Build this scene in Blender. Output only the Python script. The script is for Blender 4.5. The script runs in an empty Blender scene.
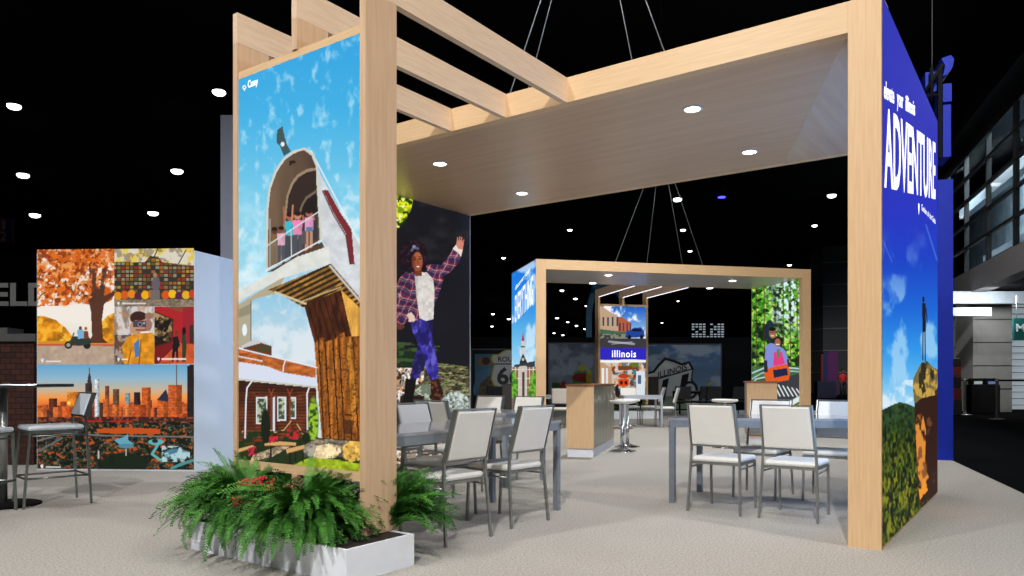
import bpy, math, random
import numpy as np
from mathutils import Vector, Matrix
PI = math.pi
# ------------------------------------------------------------------ camera, world, exposure, main lights
scn = bpy.context.scene
COL = scn.collection
F, CX, HY, CH = 754.0, 512.0, 378.85, 1.13
cam = bpy.data.cameras.new('camera'); camo = bpy.data.objects.new('camera', cam); COL.objects.link(camo)
camo.location = (0, 0, CH); camo.rotation_euler = (PI / 2, 0, 0)
cam.sensor_width = 36; cam.lens = F / 1024 * 36; cam.shift_y = (HY - 288) / 1024; cam.clip_end = 400; cam.clip_start = .05
scn.camera = camo
scn.view_settings.view_transform = 'Standard'; scn.view_settings.look = 'None'
scn.view_settings.gamma = 1; scn.view_settings.use_curve_mapping = False
scn.view_settings.exposure = 0.0
w = bpy.data.worlds.new('world'); scn.world = w; w.use_nodes = True
w.node_tree.nodes['Background'].inputs[0].default_value = (.55, .65, .85, 1)
w.node_tree.nodes['Background'].inputs[1].default_value = .03

def lamp(kind, name, loc, target, energy, color=(1, 1, 1), size=.5, spot=None, blend=.5):
    l = bpy.data.lights.new(name, kind); l.energy = energy; l.color = color
    if kind == 'AREA': l.shape = 'DISK'; l.size = size
    if kind in ('SPOT', 'POINT'): l.shadow_soft_size = size
    if kind == 'SPOT': l.spot_size = math.radians(spot); l.spot_blend = blend
    o = bpy.data.objects.new(name, l); COL.objects.link(o); o.location = loc
    d = Vector(target) - Vector(loc); o.rotation_euler = d.to_track_quat('-Z', 'Y').to_euler()
    return o
# high hall lamps (the rows of high-bay fixtures carry on behind and beside the camera)
lamp('SPOT', 'hall_lamp_key', (-1.6, -5.5, 9.6), (1.2, 6.0, 0.6), 4600, (1, .985, .96), .07, 70, .8)
lamp('SPOT', 'hall_lamp_left', (-8.5, -2.0, 9.6), (-3.6, 7.0, .4), 2700, (1, .99, .98), .2, 80, .8)
lamp('SPOT', 'hall_lamp_right', (7.5, -1.0, 9.6), (3.6, 6.0, 0), 1900, (1, .97, .93), .2, 80, .8)
lamp('SPOT', 'hall_lamp_over', (0.5, 3.0, 9.6), (0.0, 4.2, 0), 700, (1, .97, .93), .3, 100, .9)
lamp('SPOT', 'hall_lamp_middle', (2.0, 13.0, 9.6), (2.5, 13.5, 0), 2300, (.97, .98, 1), .12, 80, .8)
lamp('SPOT', 'hall_lamp_far', (4.5, 6.0, 9.8), (4.2, 17.5, .5), 2400, (1, .97, .93), .3, 60, .8)
lamp('SPOT', 'hall_lamp_side', (-9.5, 9.0, 9.6), (-5.0, 9.5, 0), 800, (.93, .97, 1), .3, 90, .8)
lamp('SPOT', 'hall_lamp_blue', (9.0, 9.0, 9.6), (6.0, 10.0, 1.5), 260, (.9, .94, 1), .3, 60, .8)

# ------------------------------------------------------------------ materials
def sl(c):
    return tuple(((x / 255) / 12.92 if x / 255 <= .04045 else ((x / 255 + .055) / 1.055) ** 2.4) for x in c)
MATS = {}
def mat(name, rgb, rough=.5, metal=0, spec=.5, emit=0, var=.06, scale=8, bump=0, rgb2=None, stretch=(1, 1, 1), detail=4, ramp=(.35, .65), trans=0, coord='Object'):
    if name in MATS: return MATS[name]
    m = bpy.data.materials.new(name); m.use_nodes = True; nt = m.node_tree; N = nt.nodes; L = nt.links
    b = N['Principled BSDF']
    b.inputs['Roughness'].default_value = rough; b.inputs['Metallic'].default_value = metal
    b.inputs['Specular IOR Level'].default_value = spec
    c = sl(rgb)
    tc = N.new('ShaderNodeTexCoord'); mp = N.new('ShaderNodeMapping'); mp.inputs['Scale'].default_value = stretch
    nz = N.new('ShaderNodeTexNoise'); nz.inputs['Scale'].default_value = scale; nz.inputs['Detail'].default_value = detail
    cr = N.new('ShaderNodeValToRGB'); cr.color_ramp.elements[0].position = ramp[0]; cr.color_ramp.elements[1].position = ramp[1]
    c2 = sl(rgb2) if rgb2 else tuple(x * (1 - var) for x in c)
    c1 = c if rgb2 else tuple(min(1, x * (1 + var)) for x in c)
    cr.color_ramp.elements[0].color = (*c2, 1); cr.color_ramp.elements[1].color = (*c1, 1)
    L.new(tc.outputs[coord], mp.inputs[0]); L.new(mp.outputs[0], nz.inputs[0]); L.new(nz.outputs[0], cr.inputs[0])
    L.new(cr.outputs[0], b.inputs['Base Color'])
    if bump:
        bp = N.new('ShaderNodeBump'); bp.inputs['Strength'].default_value = bump; bp.inputs['Distance'].default_value = .01
        L.new(nz.outputs[0], bp.inputs['Height']); L.new(bp.outputs[0], b.inputs['Normal'])
    if emit:
        L.new(cr.outputs[0], b.inputs['Emission Color']); b.inputs['Emission Strength'].default_value = emit
    if trans: b.inputs['Transmission Weight'].default_value = trans
    MATS[name] = m; return m
WOOD = mat('maple_laminate', (226, 190, 146), .4, rgb2=(218, 179, 133), scale=5, stretch=(14, 14, .7), detail=6)
WOODH = mat('maple_laminate_horizontal', (228, 193, 150), .4, rgb2=(220, 183, 138), scale=5, stretch=(.7, 12, 12), detail=6)
WOODC = mat('ceiling_laminate', (206, 174, 142), .3, rgb2=(196, 163, 130), scale=2.2, stretch=(.35, 5, 5), detail=4)
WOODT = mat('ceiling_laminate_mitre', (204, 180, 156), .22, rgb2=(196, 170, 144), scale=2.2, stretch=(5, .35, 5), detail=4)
WOODP = mat('pale_post_laminate', (216, 182, 148), .45, rgb2=(206, 170, 134), scale=4, stretch=(9, 9, .6), detail=6)
WOODR = mat('rafter_laminate', (232, 204, 174), .45, rgb2=(222, 192, 160), scale=5, stretch=(12, .8, 12), detail=6)
CARPET = mat('beige_carpet', (197, 192, 184), .95, spec=.1, rgb2=(150, 145, 138), scale=70, detail=8, bump=.6, ramp=(.3, .7))
BLACKF = mat('black_floor', (9, 9, 10), 1, rgb2=(5, 5, 6), scale=20, spec=.03)
BLACK = mat('black_paint', (9, 9, 11), .8, spec=.15)
DARK = mat('dark_hall', (16, 17, 20), .9, spec=.1)
STEEL = mat('brushed_steel', (142, 144, 140), .3, metal=.55, var=.03, scale=20)
CHROME = mat('chrome', (215, 218, 222), .12, metal=1)
GREYM = mat('grey_powder_coat', (126, 133, 141), .4, spec=.5, scale=20)
TTOP = mat('table_top_grey', (156, 155, 158), .09, spec=.6, scale=20)
WHITE = mat('white_vinyl', (240, 238, 232), .5, scale=6, var=.015)
WPAINT = mat('white_paint', (232, 236, 244), .5, scale=10, var=.02)
BLUE = mat('blue_paint', (24, 44, 165), .5, spec=.2)
SOIL = mat('soil', (50, 36, 26), .95, scale=40, bump=.5, rgb2=(30, 22, 16))
def emis(name, rgb, s):
    if name in MATS: return MATS[name]
    m = bpy.data.materials.new(name); m.use_nodes = True; b = m.node_tree.nodes['Principled BSDF']
    b.inputs['Base Color'].default_value = (*sl(rgb), 1); b.inputs['Emission Color'].default_value = (*sl(rgb), 1)
    b.inputs['Emission Strength'].default_value = s; MATS[name] = m; return m
LAMP = emis('lamp_glow', (255, 250, 240), 12)
LETTER = emis('lit_white_lettering', (255, 255, 255), 1.1)
def poster_mat(name, s=1.0, base=.08, rough=.35):
    if name in MATS: return MATS[name]
    m = bpy.data.materials.new(name); m.use_nodes = True; nt = m.node_tree; b = nt.nodes['Principled BSDF']
    a = nt.nodes.new('ShaderNodeAttribute'); a.attribute_name = 'print'
    mx = nt.nodes.new('ShaderNodeMix'); mx.data_type = 'RGBA'; mx.blend_type = 'MULTIPLY'; mx.inputs[0].default_value = 1
    mx.inputs[7].default_value = (base, base, base, 1)
    nt.links.new(a.outputs['Color'], mx.inputs[6]); nt.links.new(mx.outputs[2], b.inputs['Base Color'])
    nt.links.new(a.outputs['Color'], b.inputs['Emission Color']); b.inputs['Emission Strength'].default_value = s
    b.inputs['Roughness'].default_value = rough; b.inputs['Specular IOR Level'].default_value = .15
    MATS[name] = m; return m
LITPRINT = poster_mat('backlit_fabric_print', 1.0, .05, .7)
DIMPRINT = poster_mat('unlit_print', .0, .75, .6)

# ------------------------------------------------------------------ mesh helpers
class MB:
    def __init__(s): s.v = []; s.f = []; s.sm = []
    def add(s, vs, fs, smooth=False):
        o = len(s.v); s.v += [tuple(v) for v in vs]; s.f += [tuple(i + o for i in f) for f in fs]; s.sm += [smooth] * len(fs); return s
    def box(s, x0, x1, y0, y1, z0, z1, bev=0):
        if bev <= 0:
            vs = [(x, y, z) for z in (z0, z1) for x, y in ((x0, y0), (x1, y0), (x1, y1), (x0, y1))]
            return s.add(vs, [(3, 2, 1, 0), (4, 5, 6, 7), (0, 1, 5, 4), (1, 2, 6, 5), (2, 3, 7, 6), (3, 0, 4, 7)])
        b = min(bev, (x1 - x0) / 2.01, (y1 - y0) / 2.01, (z1 - z0) / 2.01)
        def ring(i, z):
            r = []
            for cx, cy, a in ((x1 - b, y1 - b, 0), (x0 + b, y1 - b, 90), (x0 + b, y0 + b, 180), (x1 - b, y0 + b, 270)):
                for k in (0, 45, 90):
                    t = math.radians(a + k); r.append((cx + (b - i) * math.cos(t), cy + (b - i) * math.sin(t), z))
            return r
        rs = [ring(b * .9, z0), ring(b * .3, z0 + b * .3), ring(0, z0 + b), ring(0, z1 - b), ring(b * .3, z1 - b * .3), ring(b * .9, z1)]
        return s.rings(rs, True)
    def rings(s, rs, caps=True, smooth=False, closed=True):
        n = len(rs[0]); vs = [p for r in rs for p in r]; fs = []
        for i in range(len(rs) - 1):
            for j in range(n if closed else n - 1):
                k = (j + 1) % n; fs.append((i * n + j, i * n + k, (i + 1) * n + k, (i + 1) * n + j))
        s.add(vs, fs, smooth)
        if caps:
            o = len(s.v) - len(vs)
            s.f.append(tuple(o + j for j in reversed(range(n)))); s.f.append(tuple(o + (len(rs) - 1) * n + j for j in range(n))); s.sm += [False, False]
        return s
    def lathe(s, prof, c=(0, 0, 0), n=24, smooth=True, caps=True):
        return s.rings([[(c[0] + r * math.cos(2 * PI * k / n), c[1] + r * math.sin(2 * PI * k / n), c[2] + z) for k in range(n)] for r, z in prof], caps, smooth)
    def tube(s, pts, r, n=8, r2=None, smooth=True, flat=None):
        pts = [Vector(p) for p in pts]; rs = []
        for i, p in enumerate(pts):
            d = (pts[min(i + 1, len(pts) - 1)] - pts[max(i - 1, 0)]).normalized()
            ref = Vector((0, 0, 1)) if abs(d.z) < .9 else Vector((0, 1, 0))
            a = d.cross(ref).normalized(); b = a.cross(d).normalized()
            rr = r if r2 is None else r + (r2 - r) * i / (len(pts) - 1)
            if flat: rs.append([p + a * (flat[0] * sx) + b * (flat[1] * sy) for sx, sy in ((1, 1), (-1, 1), (-1, -1), (1, -1))])
            else: rs.append([p + a * (rr * math.cos(2 * PI * k / n)) + b * (rr * math.sin(2 * PI * k / n)) for k in range(n)])
        return s.rings(rs, True, smooth and not flat)
    def prism(s, poly, axis, t0, t1):
        # poly: 2D points; axis 'x' -> (t,a,b); 'y' -> (a,t,b); 'z' -> (a,b,t)
        def P(a, b, t): return (t, a, b) if axis == 'x' else (a, t, b) if axis == 'y' else (a, b, t)
        return s.rings([[P(a, b, t0) for a, b in poly], [P(a, b, t1) for a, b in poly]], True)
    def sphere(s, c, r, n=10, m=7, sc=(1, 1, 1)):
        rs = []
        for i in range(m + 1):
            t = PI * (i + .02) / (m + .04); rs.append([(c[0] + r * sc[0] * math.sin(t) * math.cos(2 * PI * k / n), c[1] + r * sc[1] * math.sin(t) * math.sin(2 * PI * k / n), c[2] - r * sc[2] * math.cos(t)) for k in range(n)])
        return s.rings(rs, True, True)
    def mesh(s, name):
        me = bpy.data.meshes.new(name); me.from_pydata(s.v, [], s.f); me.polygons.foreach_set('use_smooth', s.sm); me.update()
        import bmesh
        bm = bmesh.new(); bm.from_mesh(me); bmesh.ops.recalc_face_normals(bm, faces=bm.faces); bm.to_mesh(me); bm.free()
        return me
    def build(s, name, m, parent=None, loc=None, rz=0):
        o = bpy.data.objects.new(name, s.mesh(name)); COL.objects.link(o); o.data.materials.append(m)
        if parent: o.parent = parent
        if loc is not None: o.location = loc; o.rotation_euler = (0, 0, rz)
        return o
def tag(o, label=None, cat=None, group=None, kind=None):
    if label: o['label'] = label
    if cat: o['category'] = cat
    if group: o['group'] = group
    if kind: o['kind'] = kind
    return o
def thing(name, label, cat, loc=(0, 0, 0), rz=0, group=None):
    o = bpy.data.objects.new(name, None); o.empty_display_size = .1; COL.objects.link(o); o.location = loc; o.rotation_euler = (0, 0, rz)
    return tag(o, label, cat, group)
def struct(o): o['kind'] = 'structure'; return o
def copy_tree(o, parent=None):
    c = o.copy(); COL.objects.link(c)
    if parent: c.parent = parent
    for ch in list(o.children): copy_tree(ch, c)
    return c
def text_mesh(name, s, p0, ux, uz, wid, hei, m, parent, bold=.0, shear=0, lift=.004, spacing=1.0):
    """text fitted into a rectangle: p0 lower-left corner, ux/uz unit vectors in the parent's frame"""
    cu = bpy.data.curves.new(name, 'FONT'); cu.body = s; cu.size = 1; cu.offset = bold; cu.space_character = spacing; cu.shear = shear; cu.resolution_u = 3
    to = bpy.data.objects.new(name + '_t', cu); COL.objects.link(to)
    dg = bpy.context.evaluated_depsgraph_get(); me = bpy.data.meshes.new_from_object(to.evaluated_get(dg))
    bpy.data.objects.remove(to); 
    co = np.zeros(len(me.vertices) * 3); me.vertices.foreach_get('co', co); co = co.reshape(-1, 3)
    mn, mx = co.min(0), co.max(0)
    x = (co[:, 0] - mn[0]) / (mx[0] - mn[0]) * wid; z = (co[:, 1] - mn[1]) / (mx[1] - mn[1]) * hei
    ux, uz = np.array(ux, float), np.array(uz, float); n = np.cross(ux, uz)
    out = np.array(p0) + x[:, None] * ux + z[:, None] * uz + n * lift
    me.vertices.foreach_set('co', out.ravel()); me.update(); me.materials.clear(); me.materials.append(m); me.name = name
    o = bpy.data.objects.new(name, me); COL.objects.link(o); o.parent = parent
    return o

# ------------------------------------------------------------------ printed pictures (vertex-coloured print on real flat panels)
def hsh(i, j, s):
    n = (i * 374761393 + j * 668265263 + s * 974634777) & 0x7fffffff
    n = ((n ^ (n >> 13)) * 1274126177) & 0x7fffffff
    return ((n ^ (n >> 16)) & 0xffff) / 65535.0
def vnoise(x, y, s=0):
    xi = np.floor(x).astype(np.int64); yi = np.floor(y).astype(np.int64); fx = x - xi; fy = y - yi
    fx = fx * fx * (3 - 2 * fx); fy = fy * fy * (3 - 2 * fy)
    a = hsh(xi, yi, s); b = hsh(xi + 1, yi, s); c = hsh(xi, yi + 1, s); d = hsh(xi + 1, yi + 1, s)
    return (a * (1 - fx) + b * fx) * (1 - fy) + (c * (1 - fx) + d * fx) * fy
def fbm(x, y, s=0, o=4):
    r = 0; a = .5; t = 0
    for k in range(o): r = r + a * vnoise(x, y, s + k * 17); t += a; x = x * 2.03; y = y * 2.03; a *= .5
    return r / t
class Canvas:
    """a print: a grid of points on a panel; drawing is done in the picture's own flat coordinates"""
    def __init__(s, c00, c10, c01, c11, nu, nv, M=None):
        # world corners: 00 left-bottom, 10 right-bottom, 01 left-top, 11 right-top
        U, V = np.meshgrid(np.linspace(0, 1, nu), np.linspace(0, 1, nv))
        c = [np.array(q, float) for q in (c00, c10, c01, c11)]
        P = c[0] * ((1 - U) * (1 - V))[..., None] + c[1] * (U * (1 - V))[..., None] + c[2] * ((1 - U) * V)[..., None] + c[3] * (U * V)[..., None]
        s.P = P; s.U = U; s.V = V; s.nu = nu; s.nv = nv
        s.X = CX + F * P[..., 0] / P[..., 1]; s.Y = HY - F * (P[..., 2] - CH) / P[..., 1]
        s.C = np.zeros((nv, nu, 3)) + .5
    def col(s, c): return np.array(c, float) / 255
    def put(s, m, c, a=1.0):
        c = s.col(c) if not isinstance(c, np.ndarray) else c
        m = (m * a)[..., None] if not isinstance(m, bool) else m
        s.C = s.C * (1 - m) + c * m
    def vgrad(s, stops, m=None):
        ys = [q[0] for q in stops]; cs = np.array([q[1] for q in stops]) / 255
        g = np.stack([np.interp(s.Y, ys, cs[:, k]) for k in range(3)], -1)
        if m is None: s.C = g
        else: s.C = s.C * (1 - m[..., None]) + g * m[..., None]
    def pm(s, pts):
        X, Y = s.X, s.Y; ins = np.zeros(X.shape, bool); n = len(pts)
        for i in range(n):
            x1, y1 = pts[i]; x2, y2 = pts[(i + 1) % n]
            if y1 == y2: continue
            c = ((Y > min(y1, y2)) & (Y <= max(y1, y2))); xs = x1 + (Y - y1) * (x2 - x1) / (y2 - y1)
            ins ^= c & (X < xs)
        return ins.astype(float)
    def poly(s, pts, c, a=1.0): m = s.pm(pts); s.put(m, c, a); return m
    def rect(s, x0, y0, x1, y1, c, a=1.0):
        m = ((s.X >= x0) & (s.X < x1) & (s.Y >= y0) & (s.Y < y1)).astype(float); s.put(m, c, a); return m
    def ell(s, cx, cy, rx, ry, c, a=1.0, soft=.15):
        d = np.sqrt(((s.X - cx) / rx) ** 2 + ((s.Y - cy) / ry) ** 2); m = np.clip((1 - d) / soft + .5, 0, 1); s.put(m, c, a); return m
    def line(s, pts, w, c, a=1.0):
        m = np.zeros(s.X.shape)
        for (x1, y1), (x2, y2) in zip(pts, pts[1:]):
            dx, dy = x2 - x1, y2 - y1; t = np.clip(((s.X - x1) * dx + (s.Y - y1) * dy) / (dx * dx + dy * dy + 1e-9), 0, 1)
            d = np.hypot(s.X - x1 - t * dx, s.Y - y1 - t * dy); m = np.maximum(m, np.clip((w / 2 - d) / .5 + .5, 0, 1))
        s.put(m, c, a); return m
    def noise(s, m, c, sc, th=.5, soft=.08, seed=0, a=1.0, sy=None, o=4):
        n = fbm(s.X * sc, s.Y * (sy or sc), seed, o); k = np.clip((n - th) / soft + .5, 0, 1) * m; s.put(k, c, a); return k
    def shade(s, m, sc, amt, seed=0, sy=None, o=4):
        n = (fbm(s.X * sc, s.Y * (sy or sc), seed, o) - .5) * 2 * amt; s.C = np.clip(s.C * (1 + (n * m)[..., None]), 0, 1)
    def full(s): return np.ones(s.X.shape)
    def pin(s, x, y, r, c=(245, 245, 250)):
        s.ell(x, y, r, r, c); s.poly([(x - r * .8, y + r * .3), (x + r * .8, y + r * .3), (x, y + r * 2.1)], c); s.ell(x, y, r * .42, r * .42, (60, 110, 160))
    def build(s, name, m, parent):
        inv = parent.matrix_world.inverted() if parent else Matrix.Identity(4)
        R = np.array(inv); P = s.P.reshape(-1, 3) @ R[:3, :3].T + R[:3, 3]
        nu, nv = s.nu, s.nv; me = bpy.data.meshes.new(name); nf = (nu - 1) * (nv - 1)
        idx = np.arange(nu * nv).reshape(nv, nu)
        q = np.stack([idx[:-1, :-1], idx[:-1, 1:], idx[1:, 1:], idx[1:, :-1]], -1).reshape(-1)
        me.vertices.add(nu * nv); me.vertices.foreach_set('co', P.ravel()); me.loops.add(nf * 4); me.loops.foreach_set('vertex_index', q.astype(np.int32))
        me.polygons.add(nf); me.polygons.foreach_set('loop_start', (np.arange(nf) * 4).astype(np.int32)); me.update(calc_edges=True)
        at = me.color_attributes.new('print', 'FLOAT_COLOR', 'POINT'); c = np.clip(s.C.reshape(-1, 3), 0, 1)
        lin = np.where(c <= .04045, c / 12.92, ((c + .055) / 1.055) ** 2.4); at.data.foreach_set('color', np.concatenate([lin, np.ones((len(lin), 1))], 1).ravel().astype(np.float32))
        me.materials.append(m); o = bpy.data.objects.new(name, me); COL.objects.link(o); o.parent = parent
        return o
def set_world(o):  # matrix of an unparented empty, before any depsgraph update
    o.matrix_world = Matrix.Translation(o.location) @ Matrix.Rotation(o.rotation_euler.z, 4, 'Z')

# booth frames ------------------------------------------------------
TH = .62; P1 = np.array([2.431, 4.961]); A1 = np.array([-math.cos(TH), math.sin(TH)]); B1 = np.array([math.sin(TH), math.cos(TH)])
def W1(u, v, z=0): p = P1 + A1 * u + B1 * v; return (p[0], p[1], z)
W_, D_, HT, HB = 5.858, 2.997, 3.674, 3.464
def pix(px, py, Y): return ((px - CX) * Y / F, Y, CH - (py - HY) * Y / F)
def floorpt(px, py): Y = CH * F / (py - HY); return ((px - CX) * Y / F, Y, 0)
def plane_hit(px, py, p0, d):  # ray with the vertical plane through p0 (xy) along d -> (distance along d, z)
    kx = (px - CX) / F; t = (p0[0] - kx * p0[1]) / (kx * d[1] - d[0]); Y = p0[1] + t * d[1]
    return t, CH - (py - HY) * Y / F
# ------------------------------------------------------------------ THE HALL
HX = Vector((.317, .948, 0))
floor = struct(MB().box(-60, 70, -14, 180, -.12, -.012).build('floor', BLACKF))
cp = MB(); cp.prism([(-13, -6), (.4, -6), (5.03, 7.4), (11.9, 27), (-13, 27)], 'z', -.012, 0)
carpet = struct(cp.build('floor_carpet', CARPET))
struct(MB().box(-60, 70, -14, 180, 11.4, 11.6).build('ceiling', BLACK))
struct(MB().box(-60, 70, 180, 180.3, 0, 11.4).build('wall_back', DARK))
struct(MB().box(-60.3, -60, -14, 180, 0, 11.4).build('wall_left', DARK))
struct(MB().box(70, 70.3, -14, 180, 0, 11.4).build('wall_right', DARK))
struct(MB().box(-60, 70, -14.3, -14, 0, 11.4).build('wall_front', DARK))
# ------------------------------------------------------------------ PAVILION 1 (near)
def pavilion_light(name, loc, en): 
    o = lamp('SPOT', name, loc, (loc[0], loc[1], 0), en, (1, .95, .88), .05, 120, .7); return o
pv = thing('exhibit_pavilion', 'large near maple pavilion with slatted rafters whose right wall reads ADVENTURE', 'exhibit booth', W1(0, 0), -TH)
set_world(pv)
# local frame: x = -u, y = v
T = .206
MB().box(-T, 0, 0, .25, 0, HT).build('post', WOOD, pv)
MB().box(-T, -.004, .25, D_, 0, HT).build('side_wall', WOOD, pv)
MB().box(-W_ - T, -W_, 0, .25, 0, HT).build('post', WOOD, pv)
MB().box(-W_ - T, -W_, .25, D_, 0, HT).build('side_wall', WOOD, pv)
MB().box(-W_ + .001, -T - .001, 0, .1, HB, HT).build('front_beam', WOODH, pv)
MB().box(-W_ + .001, -T - .001, D_ - .1, D_, HB, HT).build('rear_beam', WOODH, pv)
MB().box(-W_ + .001, -T - .001, .1, D_ - .1, HB + .08, HT - .01).build('roof_deck', WPAINT, pv)
MB().prism([(-W_ + .001, .1), (-T - .04, .1), (-T - 1.22, D_ - .1), (-W_ + .001, D_ - .1)], 'z', HB + .001, HB + .05).build('ceiling_panel', WOODC, pv)
MB().prism([(-T - .001, .1), (-T - .001, D_ - .1), (-T - 1.22, D_ - .1), (-T - .04, .1)], 'z', HB + .001, HB + .05).build('ceiling_panel', WOODT, pv)
for px, py in ((440, 163.5), (522, 193), (692.5, 108.7), (749.5, 151.7)):
    Y = (HB - CH) * F / (HY - py); X = (px - CX) * Y / F
    l = pv.matrix_world.inverted() @ Vector((X, Y, HB))
    d = MB().lathe([(.085, 0), (.085, -.008), (.068, -.01), (.066, .002)], (l.x, l.y, HB + .001), 24).build('downlight', WPAINT, pv)
    MB().lathe([(.066, -.004), (.064, -.008)], (l.x, l.y, HB), 24).build('lens', LAMP, d)
    pavilion_light('downlight_lamp', (X, Y, HB - .03), 42)
# three L-frames: post board + rafter
TA, R2, R3, S = 2.418, 3.053, 3.688, 2.299
PD = .262
for u in (TA, R2, R3):
    top = MB().box(-u - .05, -u, -S, -.001, HB, HT).build('rafter', WOODR, pv)
    zb = .19
    m = MB()
    if u == R2:
        m.box(-u - .05, -u, -S, -S + PD, zb, .511); m.box(-u - .05, -u, -S + .162, -S + .199, .512, 3.262); m.box(-u - .05, -u, -S, -S + PD, 3.262, HB - .001)
    else: m.box(-u - .05, -u, -S, -S + PD, zb, HB - .001)
    m.build('tower_post', WOODP, pv)
PT, PB = 3.211, .572
MB().box(-R3 + .001, -TA - .051, -S + .012, -S + .10, PT, PT + .05).build('tower_rail', WOODH, pv)
MB().box(-R3 + .001, -TA - .051, -S + .012, -S + .12, PB - .06, PB).build('tower_rail', WOODH, pv)
MB().box(-R3 + .001, -TA - .051, -S + .014, -S + .16, PB + .001, PT - .001).build('light_box', DARK, pv)
MB().box(-R3 + .001, -TA - .051, -S + .2, -S + .25, PT, PT + .06).build('tower_rail', WOODH, pv)
MB().box(-R3 + .001, -TA - .051, -S + .2, -S + .25, PB - .06, PB).build('tower_rail', WOODH, pv)
# picture: giant mailbox tower
c = Canvas(W1(R3, -S + .011, PB), W1(TA + .05, -S + .011, PB), W1(R3, -S + .011, PT), W1(TA + .05, -S + .011, PT), 210, 520)
c.vgrad([(30, (46, 158, 218)), (110, (62, 172, 224)), (200, (120, 200, 230)), (260, (150, 212, 232)), (300, (200, 226, 236))])
up = c.full()
c.noise(up, (226, 240, 246), .14, .68, .2, 3, .5, .09, 6)
c.noise(np.clip((285 - c.X) / 40, 0, 1) * np.clip((c.Y - 180) / 60, 0, 1), (236, 244, 248), .12, .5, .4, 9, .6, None, 6)
c.noise(np.clip((c.X - 320) / 25, 0, 1) * np.clip((c.Y - 170) / 50, 0, 1), (236, 244, 248), .12, .5, .4, 5, .6, None, 6)
# bracket
c.poly([(277, 130), (282.5, 126.4), (284.5, 136), (287, 144.4), (291, 151.4), (284, 156), (279.7, 146), (276.8, 143)], (64, 84, 86)); c.ell(282.6, 144.2, 1.9, 2.3, (225, 235, 240))
# mailbox side
c.poly([(305, 148.6), (312, 151), (320.3, 174.3), (345, 220), (361, 247), (361, 300), (350, 287), (330, 263), (322, 240), (317, 165)], (206, 210, 214)); 
c.shade(c.pm([(305, 148.6), (361, 247), (361, 300), (322, 240)]), .12, .12, 4)
c.line([(311, 151), (361, 246)], 1.2, (235, 236, 232))
outer = [(265.4, 270), (266.3, 209.7), (268.4, 189), (274.4, 171.3), (283, 158), (293.5, 150.5), (305, 147.6), (313.8, 154), (317.8, 165.4), (322.3, 240)]
c.poly(outer, (206, 205, 196))
inner = [(267.6, 268), (268.4, 209.7), (270.6, 189), (276.4, 172.8), (284.6, 160), (294.5, 153), (304.5, 150.2), (311.6, 155.8), (315.6, 166), (319.8, 240)]
m = c.poly(inner, (112, 90, 70)); g = np.clip((c.X - 268) / 50, 0, 1); c.put(m * g, (66, 50, 42), .8)
c.shade(m, .05, .25, 3, .01)
c.poly([(281, 262), (283, 227.4), (286.4, 196), (291, 183), (296.7, 175), (306, 169.5), (316, 167.4), (318.5, 245)], (150, 130, 104))
c.poly([(283, 262), (285, 227.4), (288.4, 196.5), (293, 185), (298, 177.6), (307, 172), (316, 170), (318.5, 245)], (52, 38, 34))
c.poly([(296, 240), (298, 215.6), (301, 205), (305.6, 196.9), (316.4, 189.5), (317.6, 240)], (112, 96, 78))
c.poly([(298, 240), (300, 215.6), (303, 206), (307, 199), (316.6, 192.5), (317.6, 240)], (34, 26, 26))
c.ell(292.5, 162, 3.4, 1.6, (40, 28, 20)); c.ell(290.5, 164.5, 1.2, 1.2, (20, 16, 14))
# people
def man(x, y, h, shirt, legc, skin, arms):
    c.rect(x - h * .10, y + h * .42, x - h * .015, y + h, legc); c.rect(x + h * .015, y + h * .42, x + h * .10, y + h, legc); c.poly([(x - h * .11, y + h * .15), (x + h * .11, y + h * .15), (x + h * .10, y + h * .48), (x - h * .10, y + h * .48)], shirt); c.poly([(x, y + h * .3), (x + h * .11, y + h * .15), (x + h * .1, y + h * .48)], tuple(int(q * .8) for q in shirt), .5); c.ell(x, y + h * .05, h * .085, h * .09, skin)
    c.ell(x, y + .0, h * .08, h * .055, (40, 26, 20))
    for ax, ay in arms: c.line([(x + (h * .13 if ax > x else -h * .13), y + h * .2), (ax, ay)], 1.7, skin)
man(274.5, 229, 36, (126, 96, 66), (120, 90, 60), (96, 60, 44), [(270.5, 240)]); man(281.3, 228, 36, (232, 168, 196), (58, 60, 72), (130, 80, 58), [(286, 236)])
man(290, 214.5, 44, (60, 182, 204), (46, 48, 60), (168, 98, 70), [(283.6, 207), (294, 222)]); man(297.6, 213.5, 44, (236, 130, 184), (58, 56, 70), (196, 130, 100), [(292.8, 205.5), (303, 216)])
man(309, 211.5, 40, (240, 150, 200), (196, 130, 100), (170, 100, 80), [(303, 216), (313, 215)]); c.rect(306, 227, 312.6, 231.5, (70, 110, 160)); c.rect(302, 231, 306, 244, (70, 60, 60))
c.line([(265.7, 246.6), (319, 211.5)], 1.3, (206, 212, 212)); c.line([(291, 230), (291.5, 256)], 1.1, (206, 212, 212)); c.line([(270, 219), (270, 268)], .9, (170, 172, 166))
c.poly([(266, 248), (319, 213), (321, 240), (266, 268)], (150, 160, 160), .22)
c.line([(265.7, 270.5), (322, 240)], 1.6, (220, 224, 224)); c.poly([(266, 272.5), (322, 242), (330, 262), (312, 262), (290, 270)], (84, 64, 48))
c.poly([(239, 291), (267, 275), (296.7, 257), (329, 246), (330.6, 264.5), (308.5, 270), (279, 279.5), (262, 290), (236, 306)], (216, 218, 212)); c.shade(up * (c.Y > 250) * (c.Y < 300), .15, .06, 8)
# red flag
c.poly([(323, 190), (328, 190), (340, 212), (351.5, 229), (354.6, 264.5), (350, 264.5), (346, 234), (333, 212)], (120, 40, 48)); c.line([(322.6, 191), (333, 214), (346, 236), (350, 264)], 1.1, (70, 40, 40))
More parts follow.
